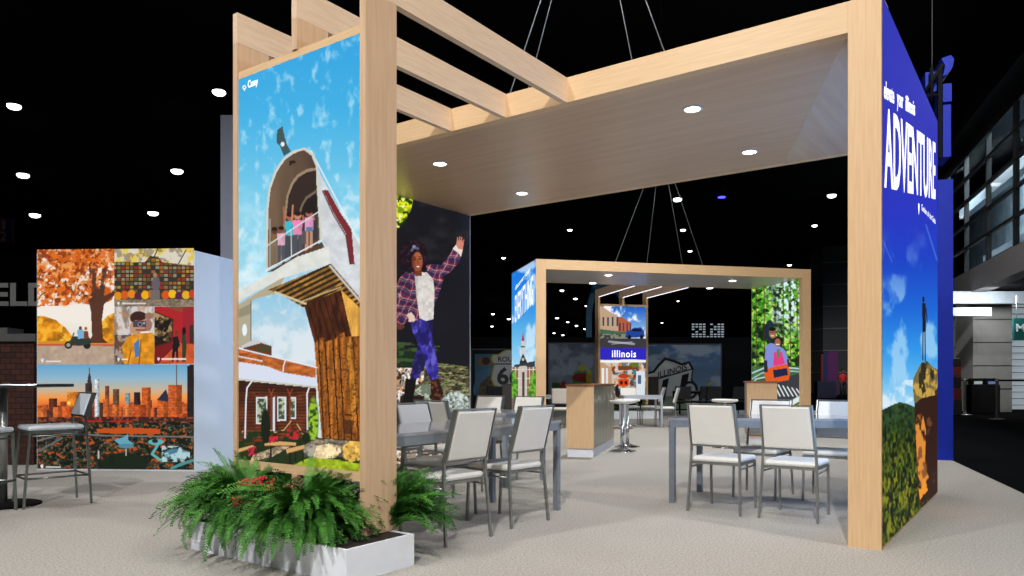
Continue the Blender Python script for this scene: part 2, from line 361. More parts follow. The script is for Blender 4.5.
# lower half
low = c.pm([(236, 303), (279, 279.5), (331, 264), (361, 300), (361, 480), (236, 480)])
c.vgrad([(290, (140, 196, 224)), (330, (178, 208, 224)), (370, (200, 214, 222))], low); c.noise(low, (226, 232, 236), .09, .5, .25, 12, .7)
c.poly([(236, 306), (262, 290), (279, 279.5), (285, 277), (276, 293.5), (258, 298), (238, 308)], (178, 166, 136))
m = c.poly([(268, 290), (330.6, 263.5), (361, 299), (361, 318), (342, 292), (304, 308), (280, 294)], (146, 106, 50)); c.shade(m, .15, .5, 31); st = (np.mod(c.X * .45 + c.Y * .9, 5) < 2.7) * 1.0; c.put(m * st, (52, 34, 18)); c.line([(275, 292), (306, 304)], 2, (210, 196, 160)); c.line([(300, 302), (341, 287)], 1.2, (190, 170, 120)); c.line([(330, 266), (361, 302)], 2.2, (196, 190, 176))
m = c.poly([(304, 305), (341, 290), (352, 336), (315, 345)], (70, 34, 18)); c.shade(m, .3, .6, 13, .08); c.put(m * (np.mod(c.X - (c.Y - 300) * .3, 6) < 1) * 1.0, (34, 16, 10))
m = c.poly([(341, 290), (361, 309), (361, 345), (352, 338)], (214, 158, 70)); c.shade(m, .3, .3, 2, .06)
m = c.poly([(314.2, 344), (320, 338), (324, 338), (325, 342), (336, 338), (339, 333), (344, 332.5), (346, 337), (361, 336), (361, 442), (321.8, 440)], (176, 104, 36)); c.shade(m, .5, .4, 7, .04)
for x in (318.5, 325, 333, 339, 346, 353): c.put(m * ((np.abs(c.X - x - (c.Y - 340) * .055) < .7) * 1.0), (48, 24, 10))
c.put(m * c.pm([(345, 336), (352, 338), (358, 400), (350, 430)]), (214, 146, 48), .6); c.noise(m, (60, 30, 12), .6, .62, .1, 5, .6); c.noise(m, (96, 50, 18), .5, .5, .25, 15, .6, .05); c.rect(345, 414, 352, 416, (60, 34, 20)); c.rect(344, 420, 353, 434, (66, 36, 20), .7)
c.poly([(238, 306), (251, 300), (251, 345), (238, 348)], (172, 166, 142)); c.ell(244.6, 330, 2.4, 6, (228, 238, 244)); c.line([(251, 301), (251, 344)], .8, (90, 84, 70)); c.poly([(238, 310), (252, 303), (250, 314), (238, 318)], (120, 112, 90), .5)
c.poly([(243, 345), (254, 340.5), (271.5, 346), (271.5, 356), (243, 352)], (96, 56, 36)); c.poly([(241, 346), (254, 339.5), (263, 342.5), (243, 348)], (196, 196, 200)); 
for x in (258, 262.5, 267): c.rect(x, 346, x + 2, 352, (40, 80, 50))
m = c.poly([(238, 348), (316, 367), (316, 380), (238, 364)], (178, 96, 44)); c.shade(m, .2, .4, 3, .5); c.line([(237, 348), (317, 367.5)], 1.4, (226, 230, 240)); c.line([(237, 356), (262, 361)], 1.2, (220, 224, 236)); c.line([(285.5, 360), (283.5, 366), (283, 372)], 1.2, (225, 228, 236))
m = c.poly([(237, 361.5), (266, 366), (283, 372.5), (316, 378), (316, 386.5), (237, 378.5)], (212, 218, 234)); c.line([(237, 379), (316, 387)], 1.5, (196, 190, 170))
m = c.poly([(237, 380), (316, 388), (318, 440), (237, 450)], (96, 48, 28)); c.put(m * ((np.mod(c.Y, 3.2) < .8) * 1.0), (52, 26, 18)); c.shade(m, .12, .4, 6); c.put(m * (c.Y < 392) * 1.0, (44, 24, 18), .6)
for x0, x1, y0, y1 in ((256, 267.2, 396.8, 424), (277, 286, 396.8, 421), (289.5, 296, 397, 419)):
    c.rect(x0, y0, x1, y1, (214, 218, 224)); m = c.rect(x0 + 1.2, y0 + 1.6, x1 - 1.2, y1 - 1.6, (64, 80, 60)); c.noise(m, (180, 190, 160), .3, .55, .1, 4)
for x in (271.2, 289.8): c.rect(x - .8, 392, x + .8, 436, (126, 56, 34)); c.line([(x - 2.5, 389), (x, 395), (x + 2.5, 389)], 1, (150, 60, 36))
c.rect(273, 397, 275, 432, (210, 214, 220)); c.line([(252, 381), (247, 388), (246, 400), (245, 440)], 1.5, (224, 228, 238)); c.line([(309, 388), (307, 394), (307.6, 432)], 1.5, (224, 228, 238))
c.line([(266, 428), (275, 432.5), (284, 430), (291, 421)], .9, (214, 186, 130)); c.line([(238, 438), (243, 431)], .9, (214, 186, 130)); c.line([(297, 424), (303, 434)], .9, (214, 186, 130))
c.poly([(236, 446), (270, 441), (316, 438), (361, 441), (361, 480), (236, 480)], (40, 48, 26)); c.noise(c.pm([(236, 432), (316, 430), (316, 446), (236, 452)]), (30, 50, 24), .2, .42, .1, 1); c.noise(c.pm([(286, 429), (299, 430), (298, 440), (286, 438)]), (196, 36, 50), .4, .45, .1, 2); c.noise(c.pm([(269, 437), (278, 436), (278, 442), (269, 442)]), (210, 40, 56), .4, .35, .1, 2)
m = c.poly([(253, 455), (287, 443), (296, 443), (262, 463), (248, 466)], (176, 156, 126)); c.shade(m, .6, .5, 2)
c.ell(265.6, 427, 4.6, 18, (26, 32, 20)); m = c.ell(313.3, 420, 5.2, 22, (48, 78, 24), 1, .3); c.noise(m, (150, 190, 50), .35, .5, .1, 3); c.ell(306, 438, 4, 5, (24, 40, 18))
m = c.poly([(304, 446), (312, 440), (330, 439), (361, 442), (361, 456), (304, 458)], (128, 116, 100)); c.shade(m, .5, .6, 5)
m = c.poly([(313, 456), (317, 446), (330, 443.5), (340, 446), (341, 452), (335, 458), (320, 459)], (238, 214, 168)); c.shade(m, .25, .3, 5); m = c.poly([(343.5, 458), (343, 446), (350, 441), (361, 442), (361, 460), (350, 462)], (226, 178, 84)); c.shade(m, .25, .3, 6); c.poly([(303, 450), (311, 444), (317, 446), (312, 457), (303, 457)], (170, 166, 150))
c.noise(c.pm([(254, 440), (361, 440), (361, 480), (254, 480)]), (30, 26, 18), .3, .62, .12, 41, .4)
m = c.poly([(292, 464), (312, 457), (345, 461), (361, 464), (361, 480), (292, 480)], (150, 172, 34)); c.shade(m, .3, .35, 6); c.put(c.pm([(254, 461), (300, 450), (310, 457), (292, 466), (254, 466)]), (36, 52, 28), .8)
for pts in ([(264.5, 443.5), (280, 441.5), (296, 443), (296, 446), (264.5, 446)], [(286, 449), (304, 445), (304.6, 449), (287, 454)], [(238, 449), (253, 445), (254.5, 447.6), (238, 453)]): c.poly(pts, (206, 162, 104)); c.line([pts[-1], pts[-2]], 1, (90, 56, 34))
for x0, y0 in ((271, 446), (290, 452), (295.5, 451), (303, 450)): c.rect(x0 - .7, y0, x0 + .7, y0 + 12, (34, 26, 22))
c.noise(c.pm([(248, 448), (256, 446), (257, 455), (248, 456)]), (190, 36, 60), .4, .45, .1, 4)
c.pin(244.4, 87.2, 2.0)
pic = c.build('picture_print', LITPRINT, pv)
pic['label'] = 'picture of a giant white mailbox tower under blue sky'
def p1loc(u, v, z): return (-u, v, z)
def on_tower(px, py):
    t, z = plane_hit(px, py, np.array(W1(0, -S + .011)[:2]), A1); return t, z
u0, z0 = on_tower(248.6, 90.5); u1, z1 = on_tower(258.6, 83.5)
text_mesh('lettering', 'Casey', p1loc(u0, -S + .009, z0), (1, 0, 0), (0, 0, 1), u0 - u1, .065, LETTER, pic, .012)

# picture: dancing woman on the inner left wall
PU = W_ - .012
MB().box(-W_, -PU - .002, .05, D_ - .012, .03, HB - .004).build('light_box', WPAINT, pv)
c = Canvas(W1(PU, .06, .04), W1(PU, D_ - .03, .04), W1(PU, .06, HB - .005), W1(PU, D_ - .03, HB - .005), 420, 430)
c.C[:] = np.array((25, 25, 31)) / 255
al = c.full(); c.noise(al * (c.Y < 260), (44, 44, 44), .05, .55, .2, 6, .7, .09)
g = np.clip((c.X - 455) / 18, 0, 1) * np.clip((330 - c.Y) / 120, 0, 1); c.put(g, (38, 46, 66), .5)
m = c.pm([(330, 150), (413, 200), (411, 210), (404, 222), (397, 230), (330, 300)]); c.put(m, (120, 150, 20)); c.noise(m, (226, 230, 30), .2, .5, .1, 2); c.noise(m, (30, 60, 12), .25, .6, .08, 8); c.noise(m, (240, 250, 190), .3, .68, .05, 5)
# ground
c.put(c.pm([(300, 345), (437, 350), (437, 372), (300, 372)]), (28, 44, 28)); c.noise(c.pm([(300, 335), (440, 345), (440, 370), (300, 372)]), (70, 96, 50), .12, .58, .1, 3, .8, .3)
m = c.pm([(300, 366), (397, 368), (418, 368), (430, 372), (470, 400), (480, 480), (300, 600)]); c.put(m, (150, 134, 118)); c.noise(m, (236, 228, 222), .35, .52, .1, 4); c.noise(m, (60, 44, 40), .3, .58, .08, 14); c.noise(m, (220, 150, 90), .4, .66, .05, 24)
m = c.pm([(424, 362), (438, 363), (455, 365), (480, 369), (480, 404), (440, 402), (400, 408), (402, 398), (424, 380)]); c.put(m, (104, 96, 66)); c.noise(m, (170, 166, 124), .35, .5, .2, 5, .85, .8); c.noise(m, (34, 28, 24), .3, .56, .14, 7, .9, .9); c.noise(m, (84, 110, 50), .3, .62, .15, 2, .8, .6); c.noise(m, (52, 42, 32), .1, .55, .2, 17, .6, .3)
m = c.pm([(413, 392), (423, 384), (436, 386), (440, 396), (430, 404), (408, 406)]); c.put(m, (110, 118, 100)); c.noise(m, (180, 190, 170), .3, .55, .1, 8); c.noise(c.pm([(400, 396), (440, 394), (445, 412), (400, 412)]), (40, 28, 24), .15, .42, .1, 3)
m = c.pm([(441, 400), (448, 393), (458, 391), (467, 396), (474, 412), (440, 412)]); c.put(m, (146, 156, 150)); c.noise(m, (210, 218, 212), .5, .5, .2, 9); c.noise(m, (64, 84, 66), .45, .58, .15, 19, .8)
def plaid(m):
    wv = fbm(c.X * .12, c.Y * .12, 77) * 5; c.put(m, (120, 34, 54)); a = np.mod(c.X * .8 + c.Y * .35 + wv, 6.4); b = np.mod(c.Y * .9 - c.X * .25 + wv, 8.2)
    c.put(m * ((a < 1.7) * 1.0), (46, 38, 78), .85); c.put(m * ((b < 2.2) * 1.0), (40, 40, 84), .8); c.put(m * (((b > 4.2) & (b < 5.2)) * 1.0), (216, 196, 190), .5); c.put(m * (((a > 3.6) & (a < 4.2)) * 1.0), (226, 204, 200), .5); c.put(m * (((b > 6.2) & (b < 6.9)) * 1.0), (60, 130, 150), .7)
    c.shade(m, .18, .35, 11)
# back leg
m = c.poly([(419, 335), (428, 338), (431, 350), (426, 364), (418, 378.5), (409.6, 380), (413.6, 361), (417, 350)], (32, 28, 74)); c.noise(m, (60, 52, 150), .25, .6, .2, 2, .8)
c.poly([(428, 315), (433, 316), (432.6, 342), (428, 340)], (30, 26, 70))
m = c.poly([(410, 321), (417.6, 314), (426, 316), (432, 335), (435.6, 352), (438.6, 368), (438, 378), (430.4, 381), (424.5, 364), (421.5, 350), (413, 333)], (56, 48, 146)); c.shade(m, .2, .45, 5); c.noise(m, (112, 104, 208), .3, .58, .2, 22, .8, .16); c.noise(m, (32, 28, 92), .3, .56, .16, 32, .9, .14)
c.poly([(405.4, 378.6), (416.5, 379), (414.5, 392), (412.4, 402), (403.5, 402)], (24, 18, 18)); m = c.poly([(431, 380), (438.5, 378), (441, 386), (443.5, 393), (439.5, 403), (432, 402.5), (430.5, 390)], (44, 26, 22)); c.noise(m, (110, 60, 40), .4, .58, .08, 2)
# body
plaid(c.pm([(397, 283), (401, 276), (408.5, 270), (416.4, 274), (420, 290), (421, 319), (411, 323), (403, 320), (396, 318), (390, 300)]))
plaid(c.pm([(434, 279), (444, 278), (441, 288), (437, 299), (434, 306), (432, 290)]))
m = c.poly([(414.5, 274), (420, 272), (427, 272.5), (433, 278), (434.6, 292), (433.4, 319), (426, 321), (419.5, 318), (416.5, 296)], (214, 208, 202)); c.shade(m, .3, .14, 3); c.put(m * np.clip((419 - c.X) / 5, 0, 1), (150, 140, 146), .5)
plaid(c.pm([(426, 265), (434, 264), (441, 265), (448, 257), (455, 246), (462, 249), (460, 261), (450, 272), (443, 277), (433, 279), (428, 274)])); plaid(c.pm([(427, 267), (434, 280), (441, 281), (437, 270)]))
c.poly([(452.5, 249), (457, 243.5), (463, 248.5), (461, 257), (458.5, 253)], (228, 218, 206))
c.poly([(456, 245), (457, 240.5), (461.5, 240), (464, 243), (462.6, 249.5), (458.5, 249)], (206, 132, 112))
for a_, b_ in (((457.4, 242), (457.6, 237.6)), ((459.2, 241), (460, 236.8)), ((461, 241), (461.8, 237.6)), ((462.8, 242.5), (463.8, 240))): c.line([a_, b_], 1.2, (200, 122, 102))
c.poly([(406.5, 315), (411, 312), (414.5, 316), (415, 321), (409, 322)], (222, 196, 178)); c.poly([(397, 325), (402, 323), (405, 327), (401, 330), (397, 329)], (96, 50, 40)); plaid(c.pm([(397, 314), (408, 316), (409, 320), (404, 324), (397, 325)]))
# hair, face
th = np.arctan2(c.Y - 256, c.X - 413.5); rr = np.hypot((c.X - 413.5) / 14.6, (c.Y - 256) / 17.2) + (fbm(c.X * .4, c.Y * .4, 4) - .5) * .28
c.put(np.clip((1 - rr) / .08 + .5, 0, 1), (30, 19, 26)); c.noise(np.clip((.98 - rr) / .1, 0, 1), (72, 48, 66), .6, .58, .12, 3, .6)
c.poly([(414, 266), (421, 266), (422, 276), (415, 276)], (116, 56, 36)); m = c.ell(417.3, 261.5, 5.4, 9.6, (158, 86, 56)); c.put(m * np.clip((416.5 - c.X) / 4, 0, 1), (96, 44, 30), .8); c.ell(417.6, 255.5, 3.4, 3, (186, 106, 70), .5)
c.line([(413.7, 259.6), (415.7, 259.3)], .9, (30, 16, 14)); c.line([(418.9, 259), (421, 258.8)], .9, (30, 16, 14)); c.line([(413.3, 257.6), (415.9, 257)], .6, (40, 20, 16)); c.line([(418.6, 256.8), (421.2, 256.6)], .6, (40, 20, 16))
c.line([(417.6, 260), (418, 264)], 1, (120, 60, 40)); c.ell(417.8, 267, 2.2, 1.0, (140, 50, 46)); c.ell(417.8, 266.8, 1.7, .6, (240, 232, 224)); c.line([(411.5, 250.5), (414, 247.5), (418, 248.5)], 2.4, (92, 92, 120)); c.ell(414, 246.6, 1.8, 1.6, (130, 130, 160))
pic = c.build('picture_print', LITPRINT, pv); pic['label'] = 'picture of a dancing woman in a plaid shirt'
# inner right lightbox (faces into the pavilion)
c = Canvas(W1(T + .012, D_ - .05, .5), W1(T + .012, .3, .5), W1(T + .012, D_ - .05, HB - .1), W1(T + .012, .3, HB - .1), 40, 40)
g = c.V; c.C = np.stack([.6 - .2 * g, .74 - .14 * g, .9 + .05 * g], -1); c.C *= (.9 + .2 * fbm(c.U * 5, c.V * 6, 3))[..., None]
MB().box(-T - .011, -T - .001, .28, D_ - .03, .48, HB - .08).build('light_box', WPAINT, pv)
c.build('picture_print', poster_mat('bright_backlit_print', 1.9), pv)
# the outer left wall carries a lit picture as well
MB().box(-W_ - T - .011, -W_ - T - .001, .2, D_ - .03, .1, HT - .08).build('light_box', WPAINT, pv)
c = Canvas(W1(W_ + T + .012, D_ - .05, .12), W1(W_ + T + .012, .22, .12), W1(W_ + T + .012, D_ - .05, HT - .1), W1(W_ + T + .012, .22, HT - .1), 40, 40)
g = c.V; c.C = np.stack([.84 - .2 * g, .9 - .12 * g, .96 + .03 * g], -1); c.C *= (.9 + .1 * fbm(c.U * 5, c.V * 6, 13))[..., None]
c.build('picture_print', poster_mat('bright_backlit_print', 1.9), pv)
# picture: ADVENTURE on the outer right wall
c = Canvas(W1(-.004, .02, .02), W1(-.004, D_, .02), W1(-.004, .02, HT - .02), W1(-.004, D_, HT - .02), 160, 560)
c.vgrad([(0, (46, 52, 176)), (120, (44, 44, 180)), (215, (36, 50, 190)), (262, (26, 66, 196)), (310, (28, 104, 214)), (350, (48, 150, 232)), (385, (110, 190, 238)), (410, (176, 220, 242))])
al = c.full(); c.noise(al * (c.Y > 225) * np.clip((c.Y - 225) / 90, 0, 1), (170, 214, 244), .07, .56, .16, 5, .75, .035, 5); c.noise(al * (c.Y > 380), (236, 244, 250), .12, .55, .15, 15, .7, .09)
c.line([(882, 238), (892, 262)], 1.2, (90, 120, 220), .6); c.line([(926, 225), (937, 260)], 1.6, (80, 130, 224), .6)
m = c.pm([(878, 414), (884, 409), (892, 405), (900, 402), (908, 404), (915, 407), (920, 470), (940, 486), (940, 560), (878, 560)]); c.put(m, (34, 52, 20))
c.noise(m, (86, 106, 28), .6, .5, .2, 4, .8, .22); c.noise(m * np.clip((c.Y - 420) / 60, 0, 1), (160, 150, 34), .6, .54, .2, 7, .7, .16); c.noise(m, (12, 22, 12), .55, .55, .15, 9, .9, .2); c.noise(m * np.clip((440 - c.Y) / 20, 0, 1), (26, 50, 30), .3, .3, .3, 19, .6); c.noise(m * (c.Y < 430), (52, 84, 46), .3, .5, .1, 2, .7)
m = c.pm([(912.6, 388), (913.5, 378), (917, 371), (921, 363), (927, 361), (933, 367), (940, 371), (940, 400), (930, 402), (922, 412), (915, 410)]); c.put(m, (116, 104, 62)); c.noise(m, (206, 166, 76), .22, .55, .1, 6, .9, .14); c.noise(m, (40, 34, 26), .25, .58, .08, 3, .9, .12)
m = c.pm([(914.5, 404), (922, 398), (940, 394), (940, 492), (933, 496), (919, 505), (917, 470), (915, 440)]); c.put(m, (50, 28, 22)); m2 = c.pm([(915, 418), (922, 410), (926, 430), (925, 462), (929, 478), (922, 486), (918, 476), (916, 440)]); c.noise(m2, (228, 146, 58), .25, .42, .12, 5, .95, .09); c.noise(m, (120, 70, 40), .2, .63, .08, 8, .8, .1)
m2 = c.pm([(918, 484), (925, 478), (928, 490), (920, 500)]); c.noise(m2, (236, 150, 50), .25, .36, .12, 3)
c.ell(923.4, 299.5, 1.1, 3, (24, 22, 30)); c.poly([(922, 303), (925.5, 303), (926, 331), (922.6, 333)], (28, 28, 38)); c.line([(923, 330), (922.8, 360)], 1.0, (28, 28, 36)); c.line([(925, 330), (925.3, 361)], 1.0, (28, 28, 36)); c.line([(926, 308), (927.2, 322)], .9, (28, 28, 36))
adv = c.build('picture_print', LITPRINT, pv); adv['label'] = 'picture of a hiker on a rock, lettered ADVENTURE'
def on_adv(px, py): return plane_hit(px, py, np.array(W1(-.005, 0)[:2]), B1)
def adv_text(s, x0, yb0, yt0, x1, bold=0, spacing=1, rise=0):
    a, zb = on_adv(x0, yb0); _, zt = on_adv(x0, yt0); b, _ = on_adv(x1, yb0)
    text_mesh('lettering', s, (.005, a, zb), (0, 1, rise), (0, 0, 1), b - a, zt - zb, LETTER, adv, bold, spacing=spacing)
adv_text('ADVENTURE', 883.8, 188.5, 106, 935.0, .018, 1.0, .165)
def adv_words(words, x0, yb, yt, rise, bold):
    v0, zb = on_adv(x0, yb); _, zt = on_adv(x0, yt); H = zt - zb
    for wd, xa, xb, lo, hi in words:
        va, _ = on_adv(xa, yb); vb, _ = on_adv(xb, yb)
        text_mesh('lettering', wd, (.005, va, zb + rise * (va - v0) + lo * H), (0, 1, rise), (0, 0, 1), vb - va, (hi - lo) * H, LETTER, adv, bold)
adv_words((('elevate', 883.4, 893.6, 0, 1), ('your', 896.4, 902.6, -.3, .72), ('illinois', 905, 914.5, 0, 1)), 883.4, 98.5, 80, .2, .022)
adv_words((('Garden', 921, 926.2, 0, 1), ('of', 926.9, 928.3, 0, 1), ('the', 929, 931.1, 0, 1), ('Gods', 931.8, 935, 0, 1)), 921, 210, 203.5, .04, .01)
a, z = on_adv(918.6, 211); pm_ = MB(); pm_.prism([(a + .03 * math.sin(t) * (1), z + .035 + .03 * math.cos(t)) for t in np.linspace(-2.2, 2.2, 14)] + [(a, z - .03)], 'x', .006, .008); pm_.build('pin_symbol', LETTER, adv)

# ------------------------------------------------------------------ planter with ferns
PU0, PU1, PV0, PV1, PH = 2.239, 3.74, -2.611, -2.07, .19
pl = thing('planter_box', 'long low white planter under the picture tower holding ferns', 'planter', W1((PU0 + PU1) / 2, (PV0 + PV1) / 2), -TH)
L2, D2h = (PU1 - PU0) / 2, (PV1 - PV0) / 2
def planter_parts(t, L2, D2h, PH):
    m = MB(); w_ = .02
    m.box(-L2, L2, -D2h, -D2h + w_, 0, PH); m.box(-L2, L2, D2h - w_, D2h, 0, PH); m.box(-L2, -L2 + w_, -D2h + w_, D2h - w_, 0, PH); m.box(L2 - w_, L2, -D2h + w_, D2h - w_, 0, PH)
    m.build('shell', WPAINT, t); MB().box(-L2 + w_, L2 - w_, -D2h + w_, D2h - w_, .02, PH - .005).build('soil', SOIL, t)
planter_parts(pl, L2, D2h, PH)
def leafmat(name, a, b):
    m = mat(name, a, .55, rgb2=b, scale=9, spec=.3, detail=3, ramp=(.3, .7)); m.node_tree.nodes['Principled BSDF'].inputs['Subsurface Weight'].default_value = .0; return m
FERN = leafmat('fern_green', (92, 160, 58), (16, 58, 20)); 
def fern_mb(rnd, n, rad, hgt, wf=1, azr=(0, 2 * PI)):
    m = MB()
    for i in range(n):
        az = rnd.uniform(*azr); el = rnd.betavariate(1.5, 1.4) * 1.35 + .08; L = rad * rnd.uniform(.72, 1.15) * (1.0 if el < .9 else .92)
        d = Vector((math.cos(az), math.sin(az), 0)); side0 = Vector((-d.y, d.x, 0)); K = 34; st = rnd.uniform(0, .10)
        p = d * st; pts = [p.copy()]; bend = rnd.uniform(.8, 2.1) + (.6 if math.sin(az) < -.2 else 0); sw = rnd.uniform(-.35, .35); dl = L * 1.15 / K
        for k in range(K):
            t = k / K; e = el + .25 - bend * t ** 1.7; a_ = az + sw * t
            p = p + Vector((math.cos(a_) * math.cos(e), math.sin(a_) * math.cos(e), math.sin(e))) * dl
            if p.z < -.165: p.z = -.165
            if p.z < .03 and -.18 < p.y < .42: p.z = .03 + .01 * math.sin(k + i)
            pts.append(p.copy())
        roll = rnd.uniform(-.5, .5)
        for k in range(2, K + 1):
            t = k / K; w_ = .036 * wf * (math.sin(PI * (.10 + .90 * t) ** .75) ** .6 if t < .99 else .2) + .005
            tan = (pts[k] - pts[k - 1]).normalized(); side = tan.cross(Vector((0, 0, 1))); side = side.normalized() if side.length > .05 else side0; up = side.cross(tan).normalized(); side = side * math.cos(roll) + up * math.sin(roll)
            for s_ in (-1, 1):
                b0 = pts[k]; tip = b0 + side * (s_ * w_) + tan * w_ * .75 + up * w_ * rnd.uniform(-.1, .45)
                h = dl * .62; mid = b0 * .45 + tip * .55
                m.add([b0 - tan * h * .4, mid - tan * h * .55, tip, mid + tan * h * .55, b0 + tan * h * .4], [(0, 1, 2, 3, 4)])
        m.tube([pts[0], pts[K // 3], pts[2 * K // 3], pts[K]], .003, 3, .001)
    return m
rnd = random.Random(5)
for i, (u, v, n, r, h, az, lab) in enumerate(((3.40, -2.44, 380, .43, .38, (.75, 2 * PI - .8), 'bushy green fern spilling over the left end of the white planter'),
                                (2.78, -2.46, 380, .44, .35, (-2.4, 2.4), 'large green fern at the right front of the white planter beside the tower post'),
                                (2.52, -2.10, 150, .40, .36, (.15, 2.0), 'green fern fanning out behind the tower post towards the chairs'))):
    t = thing('potted_fern', lab, 'fern', W1(u, v, PH - .004), -TH)
    fern_mb(rnd, n, r, h, 1, az).build('fronds', FERN, t)
    MB().lathe([(.02, 0), (.075, .012), (.05, .045), (.02, .06)], (0, 0, 0), 10).build('crown', SOIL, t)
t = thing('flowering_plant', 'small plant with red blossoms between the two front ferns', 'plant', W1(3.04, -2.575, PH - .004), 0)
fl, lv, st = MB(), MB(), MB(); rnd = random.Random(11)
for i in range(34):
    a, r, h = rnd.uniform(0, 2 * PI), rnd.uniform(.02, .17), rnd.uniform(.12, .33); p = Vector((r * math.cos(a), r * math.sin(a), h)); st.tube([(0, 0, 0), (p.x * .6, p.y * .6, h * .6), p], .003, 4)
    for k in range(9):
        q = p + Vector((rnd.gauss(0, .016), rnd.gauss(0, .016), rnd.gauss(0, .01))); fl.sphere(q, .009, 6, 4, (1, 1, .6))
    for k in range(5):
        tt = rnd.uniform(.3, .9); b = p * tt; an = rnd.uniform(0, 6.3); e = Vector((math.cos(an), math.sin(an), .3)) * .05; s_ = Vector((-math.sin(an), math.cos(an), 0)) * .014; lv.add([b, b + e * .5 + s_, b + e, b + e * .5 - s_], [(0, 1, 2, 3)])
st.build('stems', FERN, t); lv.build('leaves', FERN, t); fl.build('blossoms', mat('red_petals', (206, 38, 52), .5), t)
# ------------------------------------------------------------------ tables and chairs
def quad_table(name, label, pts, h, group, topm, legm, leg=.047, apron=.085, legpts=None):
    """pts: four world corners (near-left ... counter-clockwise)"""
    cx = sum(p[0] for p in pts) / 4; cy = sum(p[1] for p in pts) / 4
    t = thing(name, label, 'table', (cx, cy, 0), 0, group); q = [(p[0] - cx, p[1] - cy) for p in pts]
    n = [math.hypot(*p) for p in q]
    MB().prism(q, 'z', h - .022, h).build('table_top', topm, t)
    inn = [(a * (1 - .006), b * (1 - .006)) for a, b in q]
    m = MB()
    for i in range(4):
        a, b = Vector((*inn[i], 0)), Vector((*inn[(i + 1) % 4], 0)); nn = Vector((-(b - a).y, (b - a).x, 0)).normalized() * .02
        m.add([(*v.xy, z) for z in (h - apron, h - .0225) for v in (a, b, b + nn, a + nn)], [(3, 2, 1, 0), (4, 5, 6, 7), (0, 1, 5, 4), (1, 2, 6, 5), (2, 3, 7, 6), (3, 0, 4, 7)])
    m.build('apron', legm, t)
    for i in range(4):
        c0 = Vector(inn[i]); e1 = (Vector(inn[(i + 1) % 4]) - c0).normalized() * leg; e2 = (Vector(inn[i - 1]) - c0).normalized() * leg
        c0 = c0 + (e1 + e2) * .02
        MB().prism([tuple(c0), tuple(c0 + e1), tuple(c0 + e1 + e2), tuple(c0 + e2)], 'z', 0, h - .023).build('leg', legm, t)
    return t
def AB(p, a, b): return (p[0] + A1[0] * a + B1[0] * b, p[1] + A1[1] * a + B1[1] * b)
# table 1 : right-near corner
K1 = (.425, 6.50)
quad_table('dining_table', 'long grey table beside the tower post with two chairs backing onto the camera', [AB(K1, 0, -2.2), AB(K1, 0, 0), AB(K1, .75, 0), AB(K1, .75, -2.2)], .775, None, TTOP, GREYM)
K2 = (-.06, 7.80)
quad_table('dining_table', 'grey table behind the long left table, in front of the dancing woman picture', [AB(K2, 0, 0), AB(K2, 0, .76), AB(K2, 1.9, .76), AB(K2, 1.9, 0)], .775, None, TTOP, GREYM)
quad_table('dining_table', 'long grey table on the right of the near pavilion, beside the ADVENTURE wall post', [(1.42, 6.86), (3.2, 6.70), (3.6, 7.42), (1.86, 7.56)], .775, None, TTOP, GREYM)

